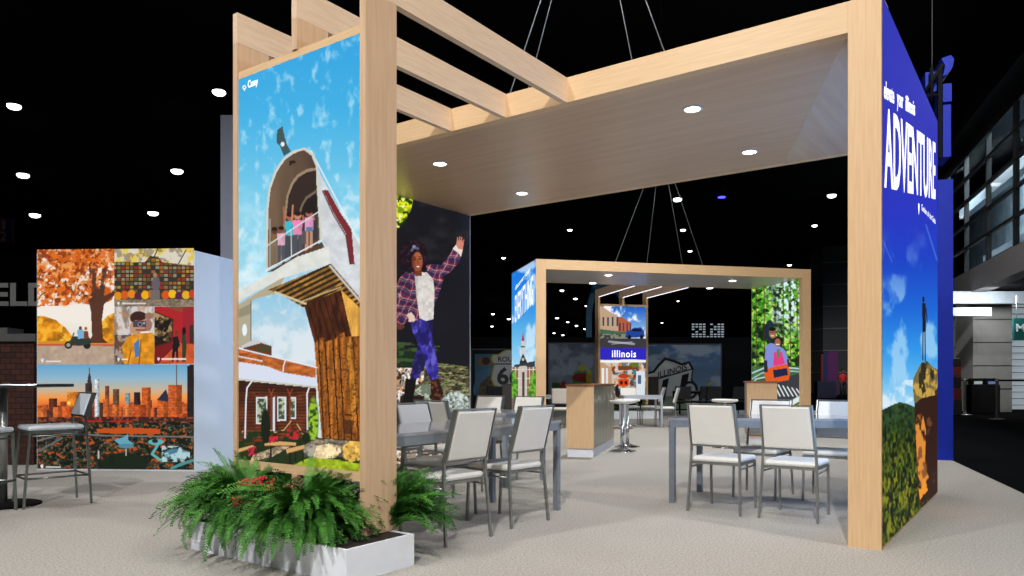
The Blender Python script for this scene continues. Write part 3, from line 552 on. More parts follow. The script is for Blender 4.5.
def make_chair(label, seat_h=.47, tot=.92, back_lo=.565, kind='dining_chair', w_=.42, dep=.43, stool=False, sm=WHITE, fm=STEEL, cat='chair'):
    t = thing(kind, label, cat)
    # seat cushion
    MB().box(-w_ / 2, w_ / 2, -dep / 2, dep / 2, seat_h - .045, seat_h, .02).build('seat', sm, t)
    MB().box(-w_ / 2 + .004, w_ / 2 - .004, -dep / 2 + .004, dep / 2 - .004, seat_h - .066, seat_h - .046).build('seat_frame', fm, t)
    lean = .10 if not stool else .07
    # back: frame of flat bar round a padded panel, leaning back
    y0, y1 = -dep / 2 - .012, -dep / 2 - .012 - lean
    def back_pt(x, s, dy=0): z = back_lo + (tot - back_lo) * s; return (x, y0 + (y1 - y0) * s + dy, z)
    bw = w_ / 2 - .005; m = MB(); th = .017
    pad = [back_pt(-bw + .014, .03, -th), back_pt(bw - .014, .03, -th), back_pt(bw - .022, .97, -th), back_pt(-bw + .022, .97, -th)]
    pad2 = [(p[0], p[1] + 2 * th, p[2]) for p in pad]
    ins = [(p[0] * .94, p[1] - .006, p[2] + (.012 if i < 2 else -.012)) for i, p in enumerate(pad)]; ins2 = [(p[0] * .94, p[1] + .008, p[2] + (.012 if i < 2 else -.012)) for i, p in enumerate(pad2)]
    m.rings([ins, pad, pad2, ins2], True); m.build('backrest', sm, t)
    fr = MB()
    pts = [back_pt(-bw, 0), back_pt(bw, 0), back_pt(bw - .008, 1), back_pt(-bw + .008, 1)]
    bar = .008
    for i in range(4):
        p, q = Vector(pts[i]), Vector(pts[(i + 1) % 4]); d = (q - p).normalized()
        out = Vector((0, 1, 0)).cross(d).normalized() * bar * .6; dp = Vector((0, .021, 0))
        e = d * bar * .6
        vs = [p - out - dp - e, p + out - dp - e, p + out + dp - e, p - out + dp - e, q - out - dp + e, q + out - dp + e, q + out + dp + e, q - out + dp + e]
        fr.add(vs, [(0, 1, 2, 3), (7, 6, 5, 4), (0, 4, 5, 1), (1, 5, 6, 2), (2, 6, 7, 3), (3, 7, 4, 0)])
    fr.build('back_frame', fm, t)
    r = .0095
    for s_ in (-1, 1):
        MB().tube([(s_ * (w_ / 2 + .018), -dep / 2 - .05, 0), (s_ * (w_ / 2 - .0), y0, seat_h - .02), (s_ * bw, y0, back_lo + .004)], r, 6, flat=(r, r)).build('leg', fm, t)
        MB().tube([(s_ * (w_ / 2 - .012), dep / 2 + (.035 if stool else .01), 0), (s_ * (w_ / 2 - .012), dep / 2 - .014, seat_h - .05)], r, 6, flat=(r, r)).build('leg', fm, t)
        MB().tube([(s_ * (w_ / 2 + .002), y0 + .012, seat_h - .09), (s_ * (w_ / 2 - .012), dep / 2 - .03, seat_h - .09)], .008, 6).build('side_rail', fm, t)
    if stool:
        zf = .26
        m = MB()
        for s_ in (-1, 1): m.tube([(s_ * (w_ / 2 + .008), -dep / 2 - .035, zf), (s_ * (w_ / 2 - .012), dep / 2 + .02, zf)], .009, 6)
        m.tube([(-w_ / 2 + .012, dep / 2 + .018, zf), (w_ / 2 - .012, dep / 2 + .018, zf)], .009, 6); m.tube([(-w_ / 2 - .008, -dep / 2 - .034, zf), (w_ / 2 + .008, -dep / 2 - .034, zf)], .009, 6)
        m.build('footrest', fm, t)
    return t
proto = make_chair('x'); used = False
RA, RB = PI / 2 - TH, -TH
def chair(x, y, rz, label, group=None):
    global used
    o = proto if not used else copy_tree(proto); used = True
    o.location = (x, y, 0); o.rotation_euler = (0, 0, rz); o['label'] = label
    if group: o['group'] = group
    return o
G1, G2, G3 = 'chairs around the long left table', 'chairs around the table by the woman picture', 'chairs around the right table'
chair(-.50, 5.40, RA - .08, 'white padded chair nearest the fern, its back to the camera at the left table', G1)
chair(-.06, 6.02, RA - .08, 'white padded chair, back to the camera, at the right end of the long left table', G1)
chair(-.60, 6.28, RA + PI, 'white padded chair across the left table, facing the camera beside the tower post', G1)
chair(-.59, 7.50, RB, 'grey-shaded chair behind the left table whose back stands before the rocks of the woman picture', G2)
chair(-1.11, 7.87, RB, 'chair just right of the tower post, behind the chair facing the camera', G2)
chair(0.02, 8.72, RB + PI, 'far-side white chair standing before the base of the courthouse picture', G2)
chair(-.45, 9.00, RB + PI, 'far-side white chair below the ROUTE 66 shield', G2)
chair(1.84, 6.53, RB, 'white chair with its back to the camera at the left end of the right table', G3)
chair(2.35, 6.22, RB, 'white chair with its back to the camera nearest the ADVENTURE post', G3)
chair(2.41, 7.29, RB + PI, 'far-side chair of the right table in front of the small wooden counter', G3)
chair(2.99, 7.06, RB + PI, 'far-side chair of the right table half hidden by the ADVENTURE post', G3)

# bar table and tall stools on the left
def bar_table():
    x, y = -4.55, 6.74
    t = thing('bar_table', 'tall bar table with a thin dark top and round black base at the left edge', 'table', (x, y, 0), .12)
    MB().box(-.45, .45, -.35, .35, 1.055, 1.085, .008).build('table_top', mat('dark_glass_top', (44, 50, 52), .15, spec=.6), t)
    MB().lathe([(.035, .02), (.035, 1.054)], (0, 0, 0), 16).build('pole', STEEL, t)
    MB().lathe([(.30, 0), (.30, .012), (.27, .02), (.05, .03)], (0, 0, 0), 32).build('base', BLACK, t)
    return t
bar_table()
s0 = make_chair('tall white-seated metal stool beside the bar table in front of the skyline picture', .72, 1.0, .79, 'bar_stool', .40, .44, True, mat('pale_blue_vinyl', (200, 208, 216), .35), mat('satin_metal', (140, 150, 148), .3, metal=1), 'stool')
s0.location = (-4.17, 6.82, 0); s0.rotation_euler = (0, 0, 2.36)
s1 = copy_tree(s0); s1['label'] = 'tall metal stool cut off by the left edge of the photograph'; s1.location = (-4.44, 6.22, 0); s1.rotation_euler = (0, 0, .05)

# counters
def counter(label, x, y, rz, w_, L, h=1.05):
    t = thing('service_counter', label, 'counter', (x, y, 0), rz)
    MB().box(.012, w_ - .012, .03, L - .03, 0, .125).build('plinth', WPAINT, t)
    MB().box(0, w_, 0, .03, .126, h - .03).build('end_panel', WOOD, t); 
    MB().box(.01, w_ - .03, .031, L, .126, h - .03).build('carcass', mat('counter_grey_carcass', (150, 146, 132), .4), t)
    n = max(2, int(L / .42)); 
    for i in range(n):
        a = .035 + (L - .04) * i / n; b = .035 + (L - .04) * (i + 1) / n - .006
        d = MB().box(w_ - .029, w_ - .008, a, b, .13, h - .034).build('door', mat('counter_green_grey_door', (168, 162, 142), .28, spec=.6, scale=3, stretch=(3, 3, .5), rgb2=(140, 138, 122)), t)
        MB().tube([(w_ + .006, b - .05, .75), (w_ + .006, b - .05, .87)], .006, 6).build('handle', STEEL, d)
    MB().box(-.01, w_ + .01, -.01, L + .01, h - .029, h).build('worktop', mat('walnut_top', (146, 98, 62), .35), t)
    return t
counter('maple-ended service counter with grey doors between the two pavilions, beside the chrome stools', .785, 10.9, -.27, .40, 2.2)
counter('smaller maple-ended counter standing in front of the coaster picture', 4.08, 13.1, -.26, .50, 1.2, 1.09)
def round_stool(x, y, label, g='swivel stools at the counters'):
    t = thing('swivel_stool', label, 'stool', (x, y, 0), 0, g)
    MB().lathe([(.12, .74), (.20, .755), (.215, .775), (.205, .795), (.05, .80)], (0, 0, 0), 24).build('seat', WHITE, t)
    MB().lathe([(.032, .03), (.032, .40), (.022, .405), (.022, .74)], (0, 0, 0), 16).build('column', CHROME, t)
    MB().lathe([(.21, 0), (.205, .012), (.10, .03), (.04, .06)], (0, 0, 0), 24).build('base', CHROME, t)
    m = MB(); m.tube([(.15 * math.cos(a), .15 * math.sin(a) - .05, .36) for a in np.linspace(0, 2 * PI, 20)], .01, 6); m.box(-.03, .03, -.03, .0, .35, .37); m.build('foot_ring', CHROME, t)
    return t
round_stool(1.73, 11.8, 'front white-seated chrome swivel stool beside the doors of the middle counter')
round_stool(1.92, 12.55, 'second white-seated chrome stool, directly behind the front one')
round_stool(3.50, 12.4, 'round white stool seat showing above the left chair of the right table')

# ------------------------------------------------------------------ picture wall block on the left
BX0, BX1, BY, BH = -5.885, -3.88, 9.22, 2.70
pw = thing('display_wall', 'white free-standing block wall with autumn and skyline photographs on its front', 'display wall', (BX0, BY + .12, 0), 0)
MB().prism([(0, 0), (2.005, -.12), (2.36, 1.15), (-.1, 1.3)], 'z', 0, BH).build('body', mat('block_white', (214, 222, 232), .5, var=.01), pw); set_world(pw)
def bw_pt(s, z): return (BX0 + 2.005 * s, BY + .12 - .12 * s - .006, z)
def bw_canvas(x0, y0, x1, y1, nu, nv):
    p0, d = np.array(bw_pt(0, 0)[:2]), np.array([2.005, -.12]); 
    t0, _ = plane_hit(x0, y0, p0, d); t1, _ = plane_hit(x1, y0, p0, d)
    z = lambda t, y: CH - (y - HY) * (p0[1] + t * d[1]) / F
    zt, zb = (z((t0 + t1) / 2, y0), max(.02, z((t0 + t1) / 2, y1)))
    t0 = max(t0, .004); t1 = min(t1, .996)
    return Canvas(bw_pt(t0, zb), bw_pt(t1, zb), bw_pt(t0, zt), bw_pt(t1, zt), nu, nv)
BT = 249.2
# maple tree and motorcycle
c = bw_canvas(36.5, BT, 114.2, 364.5, 150, 220)
c.vgrad([(250, (236, 226, 214)), (320, (238, 230, 220)), (340, (222, 220, 200)), (346, (200, 150, 60)), (347, (176, 150, 130)), (366, (170, 146, 124))])
m = c.pm([(30, 316), (44, 316), (56, 320), (66, 328), (72, 336), (72, 344), (30, 344)]) + c.pm([(100, 324), (107, 316), (116, 312), (116, 342), (100, 342)]); m = np.clip(m, 0, 1); c.put(m, (206, 132, 28)); c.shade(m, .2, .45, 3); c.noise(m, (240, 180, 50), .2, .58, .1, 5)
c.rect(30, 341, 116, 345, (206, 140, 40)); c.rect(30, 344, 116, 346, (190, 90, 60)); m = c.rect(30, 346, 116, 370, (178, 156, 136)); c.shade(m, .25, .12, 4)
c.noise(c.pm([(30, 200), (116, 200), (116, 290), (112, 300), (100, 306), (84, 304), (68, 308), (56, 304), (42, 306), (30, 310)]), (196, 92, 26), .075, .38, .1, 3, 1, .085, 5)
c.poly([(89, 262), (95, 262), (99, 290), (103, 262), (108, 262), (104, 296), (112, 292), (116, 288), (116, 294), (104, 304), (102, 320), (103, 338), (108, 343), (88, 343), (92, 336), (91, 312), (89, 302), (78, 296), (64, 285), (64, 283), (80, 292), (90, 296)], (86, 52, 38)); c.line([(60, 278), (75, 288), (92, 300)], 2.4, (70, 44, 36)); c.line([(37, 300), (48, 288), (66, 285)], 1.6, (70, 44, 36)); c.line([(78, 275), (90, 290)], 1.8, (70, 44, 36))
lf = c.pm([(30, 200), (116, 200), (116, 286), (100, 285), (90, 300), (68, 306), (42, 306), (30, 310)]); c.noise(lf, (218, 108, 36), .28, .5, .12, 6, .95); c.noise(lf, (136, 54, 20), .3, .57, .08, 16, .9); c.noise(lf, (236, 160, 90), .34, .62, .06, 26, .9); c.noise(lf * (c.Y > 275), (238, 226, 212), .3, .63, .05, 46, .9); 
c.put(c.pm([(92, 268), (95, 268), (97, 300), (92, 304)]), (80, 48, 36), .85); c.put(c.pm([(103, 268), (106, 268), (102, 300), (98, 302)]), (80, 48, 36), .8)
c.ell(68.4, 345, 3.8, 3.8, (34, 36, 34)); c.ell(68.4, 345, 2, 2, (150, 150, 140)); c.ell(87, 345.5, 3.6, 3.4, (34, 36, 34)); c.poly([(69, 341), (74, 336), (90, 338), (92, 343), (80, 346), (72, 345)], (46, 56, 50)); c.line([(70, 343), (74, 333)], 1.2, (60, 66, 60)); c.poly([(77, 331), (80.5, 327), (84, 331), (85, 338), (78, 339)], (120, 170, 206)); c.ell(80.4, 328, 1.5, 1.8, (86, 60, 50)); c.poly([(84, 331), (88, 331), (89, 338), (84, 339)], (120, 60, 40)); c.ell(85.8, 328.5, 1.5, 1.8, (180, 90, 40))
c.pin(42.4, 360, 1.3); c.rect(45.5, 360.5, 61, 362.2, (236, 234, 230), .75)
q = c.build('photo_panel', LITPRINT, pw); q['label'] = 'picture of an orange maple and a motorcycle'
# produce stand
c = bw_canvas(114.4, BT - .6, 195, 306, 150, 110)
c.C[:] = np.array((80, 72, 60)) / 255; m = c.rect(110, 240, 200, 268, (214, 206, 188)); c.noise(m, (220, 190, 60), .12, .5, .15, 3, .8); c.noise(m, (120, 100, 80), .2, .6, .08, 4, .6); c.line([(152, 262), (158, 248), (170, 244)], 1, (60, 50, 44)); c.line([(175, 270), (186, 250)], 1, (60, 50, 44))
m = c.pm([(112, 262), (145, 262), (150, 256), (158, 256), (162, 262), (197, 266), (197, 296), (112, 296)]); c.put(m, (54, 46, 38)); cx_ = np.floor(c.X / 4.3); cy_ = np.floor(c.Y / 3.9); r_ = hsh(cx_.astype(np.int64), cy_.astype(np.int64), 5); r2_ = hsh(cx_.astype(np.int64), cy_.astype(np.int64), 8)
k = ((np.mod(c.X, 4.3) > 1) & (np.mod(c.Y, 3.9) > 1.2)) * m
for lo, hi, cc in ((0, .25, (206, 130, 40)), (.25, .4, (190, 60, 36)), (.4, .6, (190, 186, 150)), (.6, .75, (120, 110, 70)), (.75, .85, (230, 190, 80))): c.put(k * ((r_ >= lo) & (r_ < hi)), tuple(int(q * .8) for q in cc), .85)
for i, cc in enumerate(((214, 140, 20), (200, 90, 30), (220, 130, 30), (86, 36, 60), (230, 170, 20), (210, 90, 30), (60, 60, 40), (210, 80, 30), (230, 180, 30), (80, 36, 66), (220, 170, 30), (190, 60, 40))): c.ell(118 + i * 6.8, 296 - (i % 3), 4, 4.2, cc)
m = c.rect(110, 299.5, 200, 310, (126, 110, 92)); c.shade(m, .5, .4, 3); c.ell(156, 284, 4, 8, (96, 90, 100)); c.ell(155, 275, 2, 2.4, (160, 120, 90)); c.rect(150, 290, 160, 300, (110, 100, 96)); c.pin(118.5, 303, 1.2); c.rect(122, 302.5, 146, 304.3, (236, 234, 230), .75)
q = c.build('photo_panel', LITPRINT, pw); q['label'] = 'picture of stacked pumpkins and mums at a farm stand'
# woman with camera
c = bw_canvas(114.4, 306.5, 154.4, 364.2, 90, 120)
c.C[:] = np.array((206, 200, 196)) / 255; al = c.full(); c.noise(al, (120, 104, 90), .2, .56, .12, 4, .8, .08); c.noise(al, (190, 130, 90), .25, .62, .1, 8, .6)
c.noise(c.rect(110, 335, 160, 370, (120, 90, 70), .5), (70, 44, 30), .3, .5, .1, 2, .7)
m = c.poly([(124, 364), (122, 346), (128, 337), (134, 334), (145, 332), (153, 333), (155, 345), (154, 366)], (214, 140, 30)); c.shade(m, .2, .3, 3); c.poly([(134, 344), (139, 338), (140, 356), (135, 358)], (70, 120, 170)); c.line([(141, 340), (139, 365)], 1.4, (150, 90, 16)); c.line([(131, 350), (128, 364)], 1.2, (150, 90, 16))
c.ell(137.5, 318, 7.4, 6.4, (56, 34, 30)); c.ell(141, 325, 7, 9, (186, 134, 104)); c.ell(133, 328, 3.4, 6, (190, 140, 112)); c.ell(148, 325, 4, 6, (150, 110, 100)); c.ell(139, 316, 7.6, 4.6, (60, 34, 30)); c.poly([(133, 321), (146, 321), (146, 327), (133, 327)], (70, 66, 80)); c.ell(140, 324.4, 2.6, 2.6, (120, 110, 130)); c.ell(140, 324.4, 1.3, 1.3, (30, 30, 40)); c.rect(143, 322, 145, 324, (160, 150, 160)); c.ell(149, 316, 4, 3.4, (150, 110, 90)); c.line([(136, 330), (146, 330)], 1.2, (110, 60, 50)); c.line([(141, 332.5), (149, 332)], 1.6, (240, 226, 220))
c.pin(118.5, 359, 1.2); c.rect(121.6, 358.5, 128, 360.2, (240, 238, 236), .8)
q = c.build('photo_panel', LITPRINT, pw); q['label'] = 'picture of a person in a yellow coat holding a camera'
# red gallery
c = bw_canvas(154.6, 306.5, 195, 363.6, 90, 120)
c.C[:] = np.array((170, 34, 40)) / 255; c.poly([(150, 300), (200, 300), (200, 309), (182, 312), (165, 307)], (130, 70, 44)); c.poly([(183, 308), (200, 306), (200, 346), (183, 344)], (150, 34, 44)); c.rect(189.5, 325, 200, 343, (60, 40, 40)); m = c.poly([(150, 346), (172, 342), (200, 345), (200, 370), (150, 370)], (196, 84, 40)); c.shade(m, .2, .25, 3); c.poly([(150, 348), (170, 341), (176, 345), (156, 366), (150, 366)], (120, 26, 30))
m = c.poly([(154, 312), (172, 319), (173.5, 322), (172, 341), (154, 346)], (84, 62, 40)); c.noise(m, (170, 140, 90), .2, .52, .1, 3); c.noise(m, (30, 24, 22), .18, .55, .1, 9); c.line([(154, 311.5), (173, 319.5), (172, 341.5), (154, 346.5)], 1, (60, 30, 20))
c.poly([(173, 337), (178, 336), (180, 345), (178, 349), (178.6, 362), (176.6, 362), (175.6, 350), (173.6, 362), (171.6, 362), (172.6, 346)], (28, 22, 26)); c.ell(176.8, 333, 1.8, 2.6, (110, 56, 26)); c.poly([(181.6, 334), (185, 333), (186.6, 345), (185.5, 362), (182, 362), (182, 346)], (44, 60, 40)); c.ell(184, 331, 1.9, 4, (24, 18, 18))
c.pin(158.5, 358.6, 1.2); c.rect(161.6, 358, 186, 359.8, (244, 238, 236), .8)
q = c.build('photo_panel', LITPRINT, pw); q['label'] = 'picture of two visitors in a red gallery'
# skyline
c = bw_canvas(36.5, 364.6, 195, 471.6, 300, 200)
c.vgrad([(364, (98, 160, 200)), (378, (140, 178, 200)), (390, (196, 176, 150)), (398, (240, 150, 70)), (408, (226, 96, 40)), (412, (110, 50, 34)), (430, (40, 42, 38)), (472, (20, 30, 26))])
def bl(x0, x1, y, cc, y1=416): m = c.rect(x0, y, x1, y1, cc); c.put(m * ((np.mod(c.Y, 2.6) < .7) * 1.0), tuple(int(q * .7) for q in cc), .3); c.put(m * np.clip((c.X - (x0 + (x1 - x0) * .55)) / 1.5, 0, 1), tuple(int(q * .62) for q in cc), .7); c.shade(m, .5, .35, int(x0))
rnd = random.Random(3)
for i in range(34): x = 37 + i * 4.7; bl(x, x + rnd.uniform(4, 7), rnd.uniform(400, 410), rnd.choice([(206, 96, 40), (150, 66, 36), (190, 90, 50), (80, 50, 46)]), 420)
for x0, x1, y, cc in ((37, 47, 408, (216, 110, 50)), (49, 57, 398.5, (96, 48, 36)), (53, 61, 407, (214, 106, 48)), (67, 81, 392, (210, 120, 40)), (62, 76, 406, (206, 92, 40)), (85.5, 92, 383, (60, 50, 54)), (94.5, 99.5, 379, (196, 204, 210)), (105, 109.5, 386, (130, 70, 50)), (113, 119, 389, (110, 80, 60)), (103, 109, 399, (200, 100, 46)), (112, 119, 405, (200, 100, 44)), (125, 130, 393, (120, 150, 160)), (123, 132, 404, (216, 116, 60)), (134, 140, 392, (44, 36, 40)), (142, 151, 387.5, (196, 90, 36)), (132, 146, 405, (196, 84, 36)), (157, 168, 398, (204, 96, 40)), (168, 182, 385, (196, 92, 40)), (171, 191, 414, (206, 84, 34)), (187, 196, 366, (40, 32, 34))): bl(x0, x1, y, cc, 420)
c.poly([(87, 384), (88.5, 374), (90.5, 374), (91.6, 384)], (60, 50, 54)); c.line([(89.4, 376), (89.4, 368)], .8, (70, 56, 54)); c.line([(176.6, 386), (176.6, 365)], .9, (90, 66, 60)); c.poly([(157, 400), (166, 389), (168, 395), (168, 402)], (40, 46, 66)); c.poly([(187, 372), (190, 364), (196, 364), (196, 374)], (36, 28, 30)); c.ell(69, 403, 2.2, 2.4, (255, 170, 40)); c.ell(69, 403, 1, 1.1, (255, 230, 150))
m = c.rect(30, 417, 200, 423, (58, 32, 30)); c.noise(m, (150, 80, 50), .4, .55, .1, 3, .8); c.line([(84, 421), (102, 421.5)], 1.8, (176, 30, 28)); c.line([(111, 421.5), (132, 421.5)], 2, (176, 30, 28)); m = c.rect(30, 422, 200, 475, (28, 34, 28)); c.noise(m, (58, 60, 40), .25, .5, .1, 3, .9, .35); c.noise(m, (190, 80, 28), .26, .6, .07, 6, .9, .4); c.noise(m, (14, 24, 18), .22, .52, .08, 10, .9, .3); c.noise(m, (120, 110, 90), .5, .68, .05, 20, .8)
c.poly([(96, 429), (128, 427.5), (160, 429), (160, 434), (130, 434), (98, 433)], (190, 78, 26)); c.line([(37, 441), (66, 433), (100, 435.5), (196, 437)], 1.5, (110, 110, 110)); c.line([(37, 452), (62, 438)], 2.2, (90, 96, 100)); c.poly([(114, 440), (124, 437), (128, 434), (128, 440), (134, 444), (120, 445)], (96, 160, 180)); c.ell(126, 446, 8, 2.4, (80, 130, 150))
m = c.ell(124, 464, 24, 11, (24, 36, 22)); c.ell(112, 458, 3, 8, (20, 30, 20), .6); c.line([(160, 441), (156, 448), (152, 454), (160, 460), (166, 458)], 2.6, (96, 170, 170)); c.ell(176, 454, 12, 5.4, (70, 120, 140)); c.noise(c.pm([(162, 446), (190, 446), (190, 462), (162, 462)]), (170, 200, 206), .2, .5, .08, 4); c.line([(172, 468), (182, 464), (194, 460)], 3, (70, 140, 140)); c.ell(156, 442, 8, 3, (90, 170, 180)); c.ell(155, 441, 3, 2, (40, 30, 34)); c.rect(98, 451, 99.2, 459, (180, 180, 170)); c.rect(125.5, 449, 126.5, 456, (180, 180, 170))
c.pin(42, 466, 1.4); c.rect(46, 466.2, 61, 468, (236, 236, 236), .75)
q = c.build('photo_panel', LITPRINT, pw); q['label'] = 'picture of a city skyline at sunset'
# ------------------------------------------------------------------ PAVILION 2 (far)
T2 = .235; Q2 = np.array([.508, 15.984]); A2 = np.array([math.cos(T2), math.sin(T2)]); B2 = np.array([-math.sin(T2), math.cos(T2)])
def W2(u, v, z=0): p = Q2 + A2 * u + B2 * v; return (p[0], p[1], z)
WW, DD = 6.62, 2.18
p2 = thing('exhibit_pavilion', 'far maple pavilion with a courthouse picture on its left side and coaster picture inside', 'exhibit booth', W2(0, 0), T2); set_world(p2)
MB().box(0, .22, 0, DD, 0, HT).build('side_wall', WOOD, p2)
MB().box(WW - .22, WW, 0, DD, 0, HT).build('side_wall', WOOD, p2)
MB().box(.221, WW - .221, 0, .1, HB, HT).build('front_beam', WOODH, p2)
MB().box(.221, WW - .221, DD - .1, DD, HB, HT).build('rear_beam', WOODH, p2)
MB().box(.221, WW - .221, .101, DD - .101, HB + .002, HT - .01).build('ceiling_panel', mat('brightened_ceiling_laminate', (206, 202, 202), .3, rgb2=(194, 190, 190), scale=3, stretch=(.5, 7, 7)), p2)  # laminate colour paled to paint in the glow from lightboxes and floor
for px, py in ((608.5, 275), (592.7, 283), (732.5, 280.6), (709.7, 288)):
    Y = (HB - CH) * F / (HY - py); X = (px - CX) * Y / F; l = p2.matrix_world.inverted() @ Vector((X, Y, HB))
    d = MB().lathe([(.10, 0), (.10, -.008), (.082, -.01), (.08, .002)], (l.x, l.y, HB + .001), 20).build('downlight', WPAINT, p2); MB().lathe([(.08, -.004), (.078, -.01)], (l.x, l.y, HB), 20).build('lens', LAMP, d)
    pavilion_light('downlight_lamp', (X, Y, HB - .04), 45)
# left side picture (sky + courthouse)
c = Canvas(W2(-.006, DD, .03), W2(-.006, .01, .03), W2(-.006, DD, HT - .02), W2(-.006, .01, HT - .02), 60, 320)
c.vgrad([(256, (20, 110, 220)), (300, (40, 140, 226)), (340, (110, 190, 236)), (370, (170, 216, 240)), (420, (180, 200, 190))]); al = c.full(); c.noise(al, (226, 240, 250), .1, .58, .12, 4, .7, .06)
c.poly([(521.4, 342), (523, 331.5), (524.6, 342)], (190, 40, 50)); c.poly([(521.3, 341), (524.8, 341), (525.2, 356), (520.8, 356)], (206, 206, 204)); c.rect(521, 346, 525, 347.4, (70, 60, 60)); c.poly([(519.6, 362), (523, 353.5), (527, 362), (527, 366), (519.6, 366)], (40, 44, 50)); c.ell(523, 359.4, 1.3, 1.5, (210, 190, 160)); c.poly([(514, 365), (535, 361), (535, 369), (514, 368)], (60, 60, 66)); m = c.rect(510, 367, 536, 400, (150, 96, 66)); c.rect(519.5, 366, 527, 400, (200, 190, 180)); c.put(m * ((np.mod(c.X, 3.6) < 1) * 1.0), (206, 200, 190)); c.put(m * ((np.mod(c.Y, 9) < 1) * 1.0), (210, 206, 200)); c.rect(522, 372, 524.6, 400, (80, 60, 60))
m = np.clip(c.pm([(510, 372), (515, 370), (518, 385), (517, 400), (510, 402)]) + c.pm([(530, 378), (534, 370), (537, 370), (537, 400), (528, 396)]), 0, 1); c.put(m, (60, 120, 40)); c.noise(m, (120, 180, 60), .4, .5, .1, 3); c.rect(508, 398, 540, 410, (120, 100, 90)); c.ell(523, 315, .9, .9, (200, 30, 60))
q = c.build('picture_print', LITPRINT, p2); q['label'] = 'tall picture of a red-spired courthouse under blue sky'
def on_p2(px, py): t, z = plane_hit(px, py, np.array(W2(-.006, 0)[:2]), B2); return t, z
def p2_text(s, x0, yb0, yt0, x1, yb1, bold=.01):
    a, zb = on_p2(x0, yb0); _, zt = on_p2(x0, yt0); b, zb1 = on_p2(x1, yb1); sl_ = (zb1 - zb) / (a - b)
    ux = Vector((0, -1, sl_)); text_mesh('lettering', s, (-.007, a, zb), tuple(ux), (0, 0, 1), a - b, zt - zb, LETTER, q, bold, lift=.004)
p2_text('EVERYTHING', 515.2, 323, 296, 533.2, 304, .008)
p2_text('discover your', 515.4, 292, 286, 530, 273, .01)
# coaster picture
c = Canvas(W2(WW - .226, .12, .03), W2(WW - .226, DD - .02, .03), W2(WW - .226, .12, HB - .01), W2(WW - .226, DD - .02, HB - .01), 110, 240)
c.C[:] = np.array((50, 120, 30)) / 255; al = c.full(); c.noise(al, (104, 186, 44), .3, .47, .2, 3); c.noise(al, (190, 226, 100), .4, .58, .12, 5); c.noise(al, (16, 40, 16), .28, .55, .12, 8); c.noise(al, (14, 34, 16), .1, .6, .2, 28, .7); c.noise(np.clip((c.X - 762) / 20, 0, 1) * np.clip((345 - c.Y) / 30, 0, 1), (214, 240, 240), .4, .55, .1, 6)
for x in (756, 764, 775, 783, 790, 797): c.line([(x, 270), (x + .6, 375)], 1.0, (70, 50, 34), .7)
m = c.rect(745, 366, 806, 420, (60, 100, 60)); c.shade(m, .2, .4, 3)
c.line([(750, 374), (764, 368), (780, 367), (803, 369)], 1.5, (190, 210, 216)); c.line([(750, 380), (762, 373), (790, 371), (805, 372)], 1.2, (170, 200, 210)); c.line([(751, 386), (756, 379), (766, 377)], 1.2, (200, 220, 224))
c.poly([(762, 384), (803, 372), (806, 420), (770, 420)], (56, 60, 64)); 
for i in range(7): c.line([(774 + i * 4.5, 384 + i), (780 + i * 4.3, 396)], 1.3, (226, 230, 232))
c.line([(776, 412), (804, 396)], 5, (220, 230, 226)); c.line([(782, 414), (804, 402)], 2, (150, 180, 40))
c.ell(769.6, 330, 4.6, 10, (30, 34, 70)); c.ell(769.6, 329, 2.8, 8, (24, 60, 40), .7)
c.poly([(766, 346), (770, 343), (776, 344), (785, 350), (789, 362), (787, 368), (764, 370), (765, 356)], (130, 140, 210)); c.ell(772.4, 333.5, 3.2, 4.8, (164, 104, 78)); c.ell(772.4, 329.2, 3.3, 2.0, (24, 18, 20)); c.ell(777.8, 341, 4, 5, (40, 26, 24)); c.ell(777.6, 342.6, 2.9, 4.2, (160, 100, 74)); c.line([(776.2, 344.4), (779.2, 344.4)], .9, (255, 250, 245)); c.line([(771.2, 335.8), (773.6, 335.8)], .8, (250, 250, 245)); c.rect(770.4, 332, 774.6, 332.8, (50, 36, 40))
c.poly([(774, 352), (782, 352), (785, 364), (773, 366)], (222, 60, 130)); c.rect(777, 349, 780, 358, (90, 130, 90)); c.poly([(764, 370), (775, 366), (788, 364), (790, 372), (789, 380), (766, 384)], (222, 90, 30)); c.poly([(773, 370), (787, 368), (788, 375), (774, 378)], (28, 36, 70)); c.poly([(764, 360), (767, 360), (768, 372), (764, 372)], (40, 40, 60)); c.line([(788, 360), (789, 366)], 2, (40, 40, 60))
q = c.build('picture_print', LITPRINT, p2); q['label'] = 'picture of two riders in an orange coaster car among trees'
# tower 2 with three L frames
TU0, TU1, TV = 3.14, 4.66, 4.80
for u in (TU0, (TU0 + TU1) / 2 - .03, TU1 - .06):
    MB().box(u, u + .06, DD + .001, TV + .26, HB, HT).build('rafter', WOODR, p2)
    MB().box(u + .02, u + .04, DD + .05, TV + .2, HB - .012, HB - .001).build('light_strip', emis('led_strip', (240, 244, 255), 1.6), p2)
    m = MB()
    if TU0 < u < TU1 - .07: m.box(u, u + .06, TV + .201, TV + .26, .19, HB - .001); m.box(u, u + .06, TV, TV + .2, 3.261, HB - .001)
    else: m.box(u, u + .06, TV, TV + .26, .19, HB - .001)
    m.build('tower_post', WOOD, p2)
MB().box(TU0 + .061, TU1 - .061, TV + .014, TV + .2, .6, 3.2).build('light_box', DARK, p2); MB().box(TU0 + .061, TU1 - .061, TV + .005, TV + .2, 3.201, 3.26).build('tower_rail', WOODH, p2); MB().box(TU0 + .061, TU1 - .061, TV + .005, TV + .2, .54, .599).build('tower_rail', WOODH, p2)
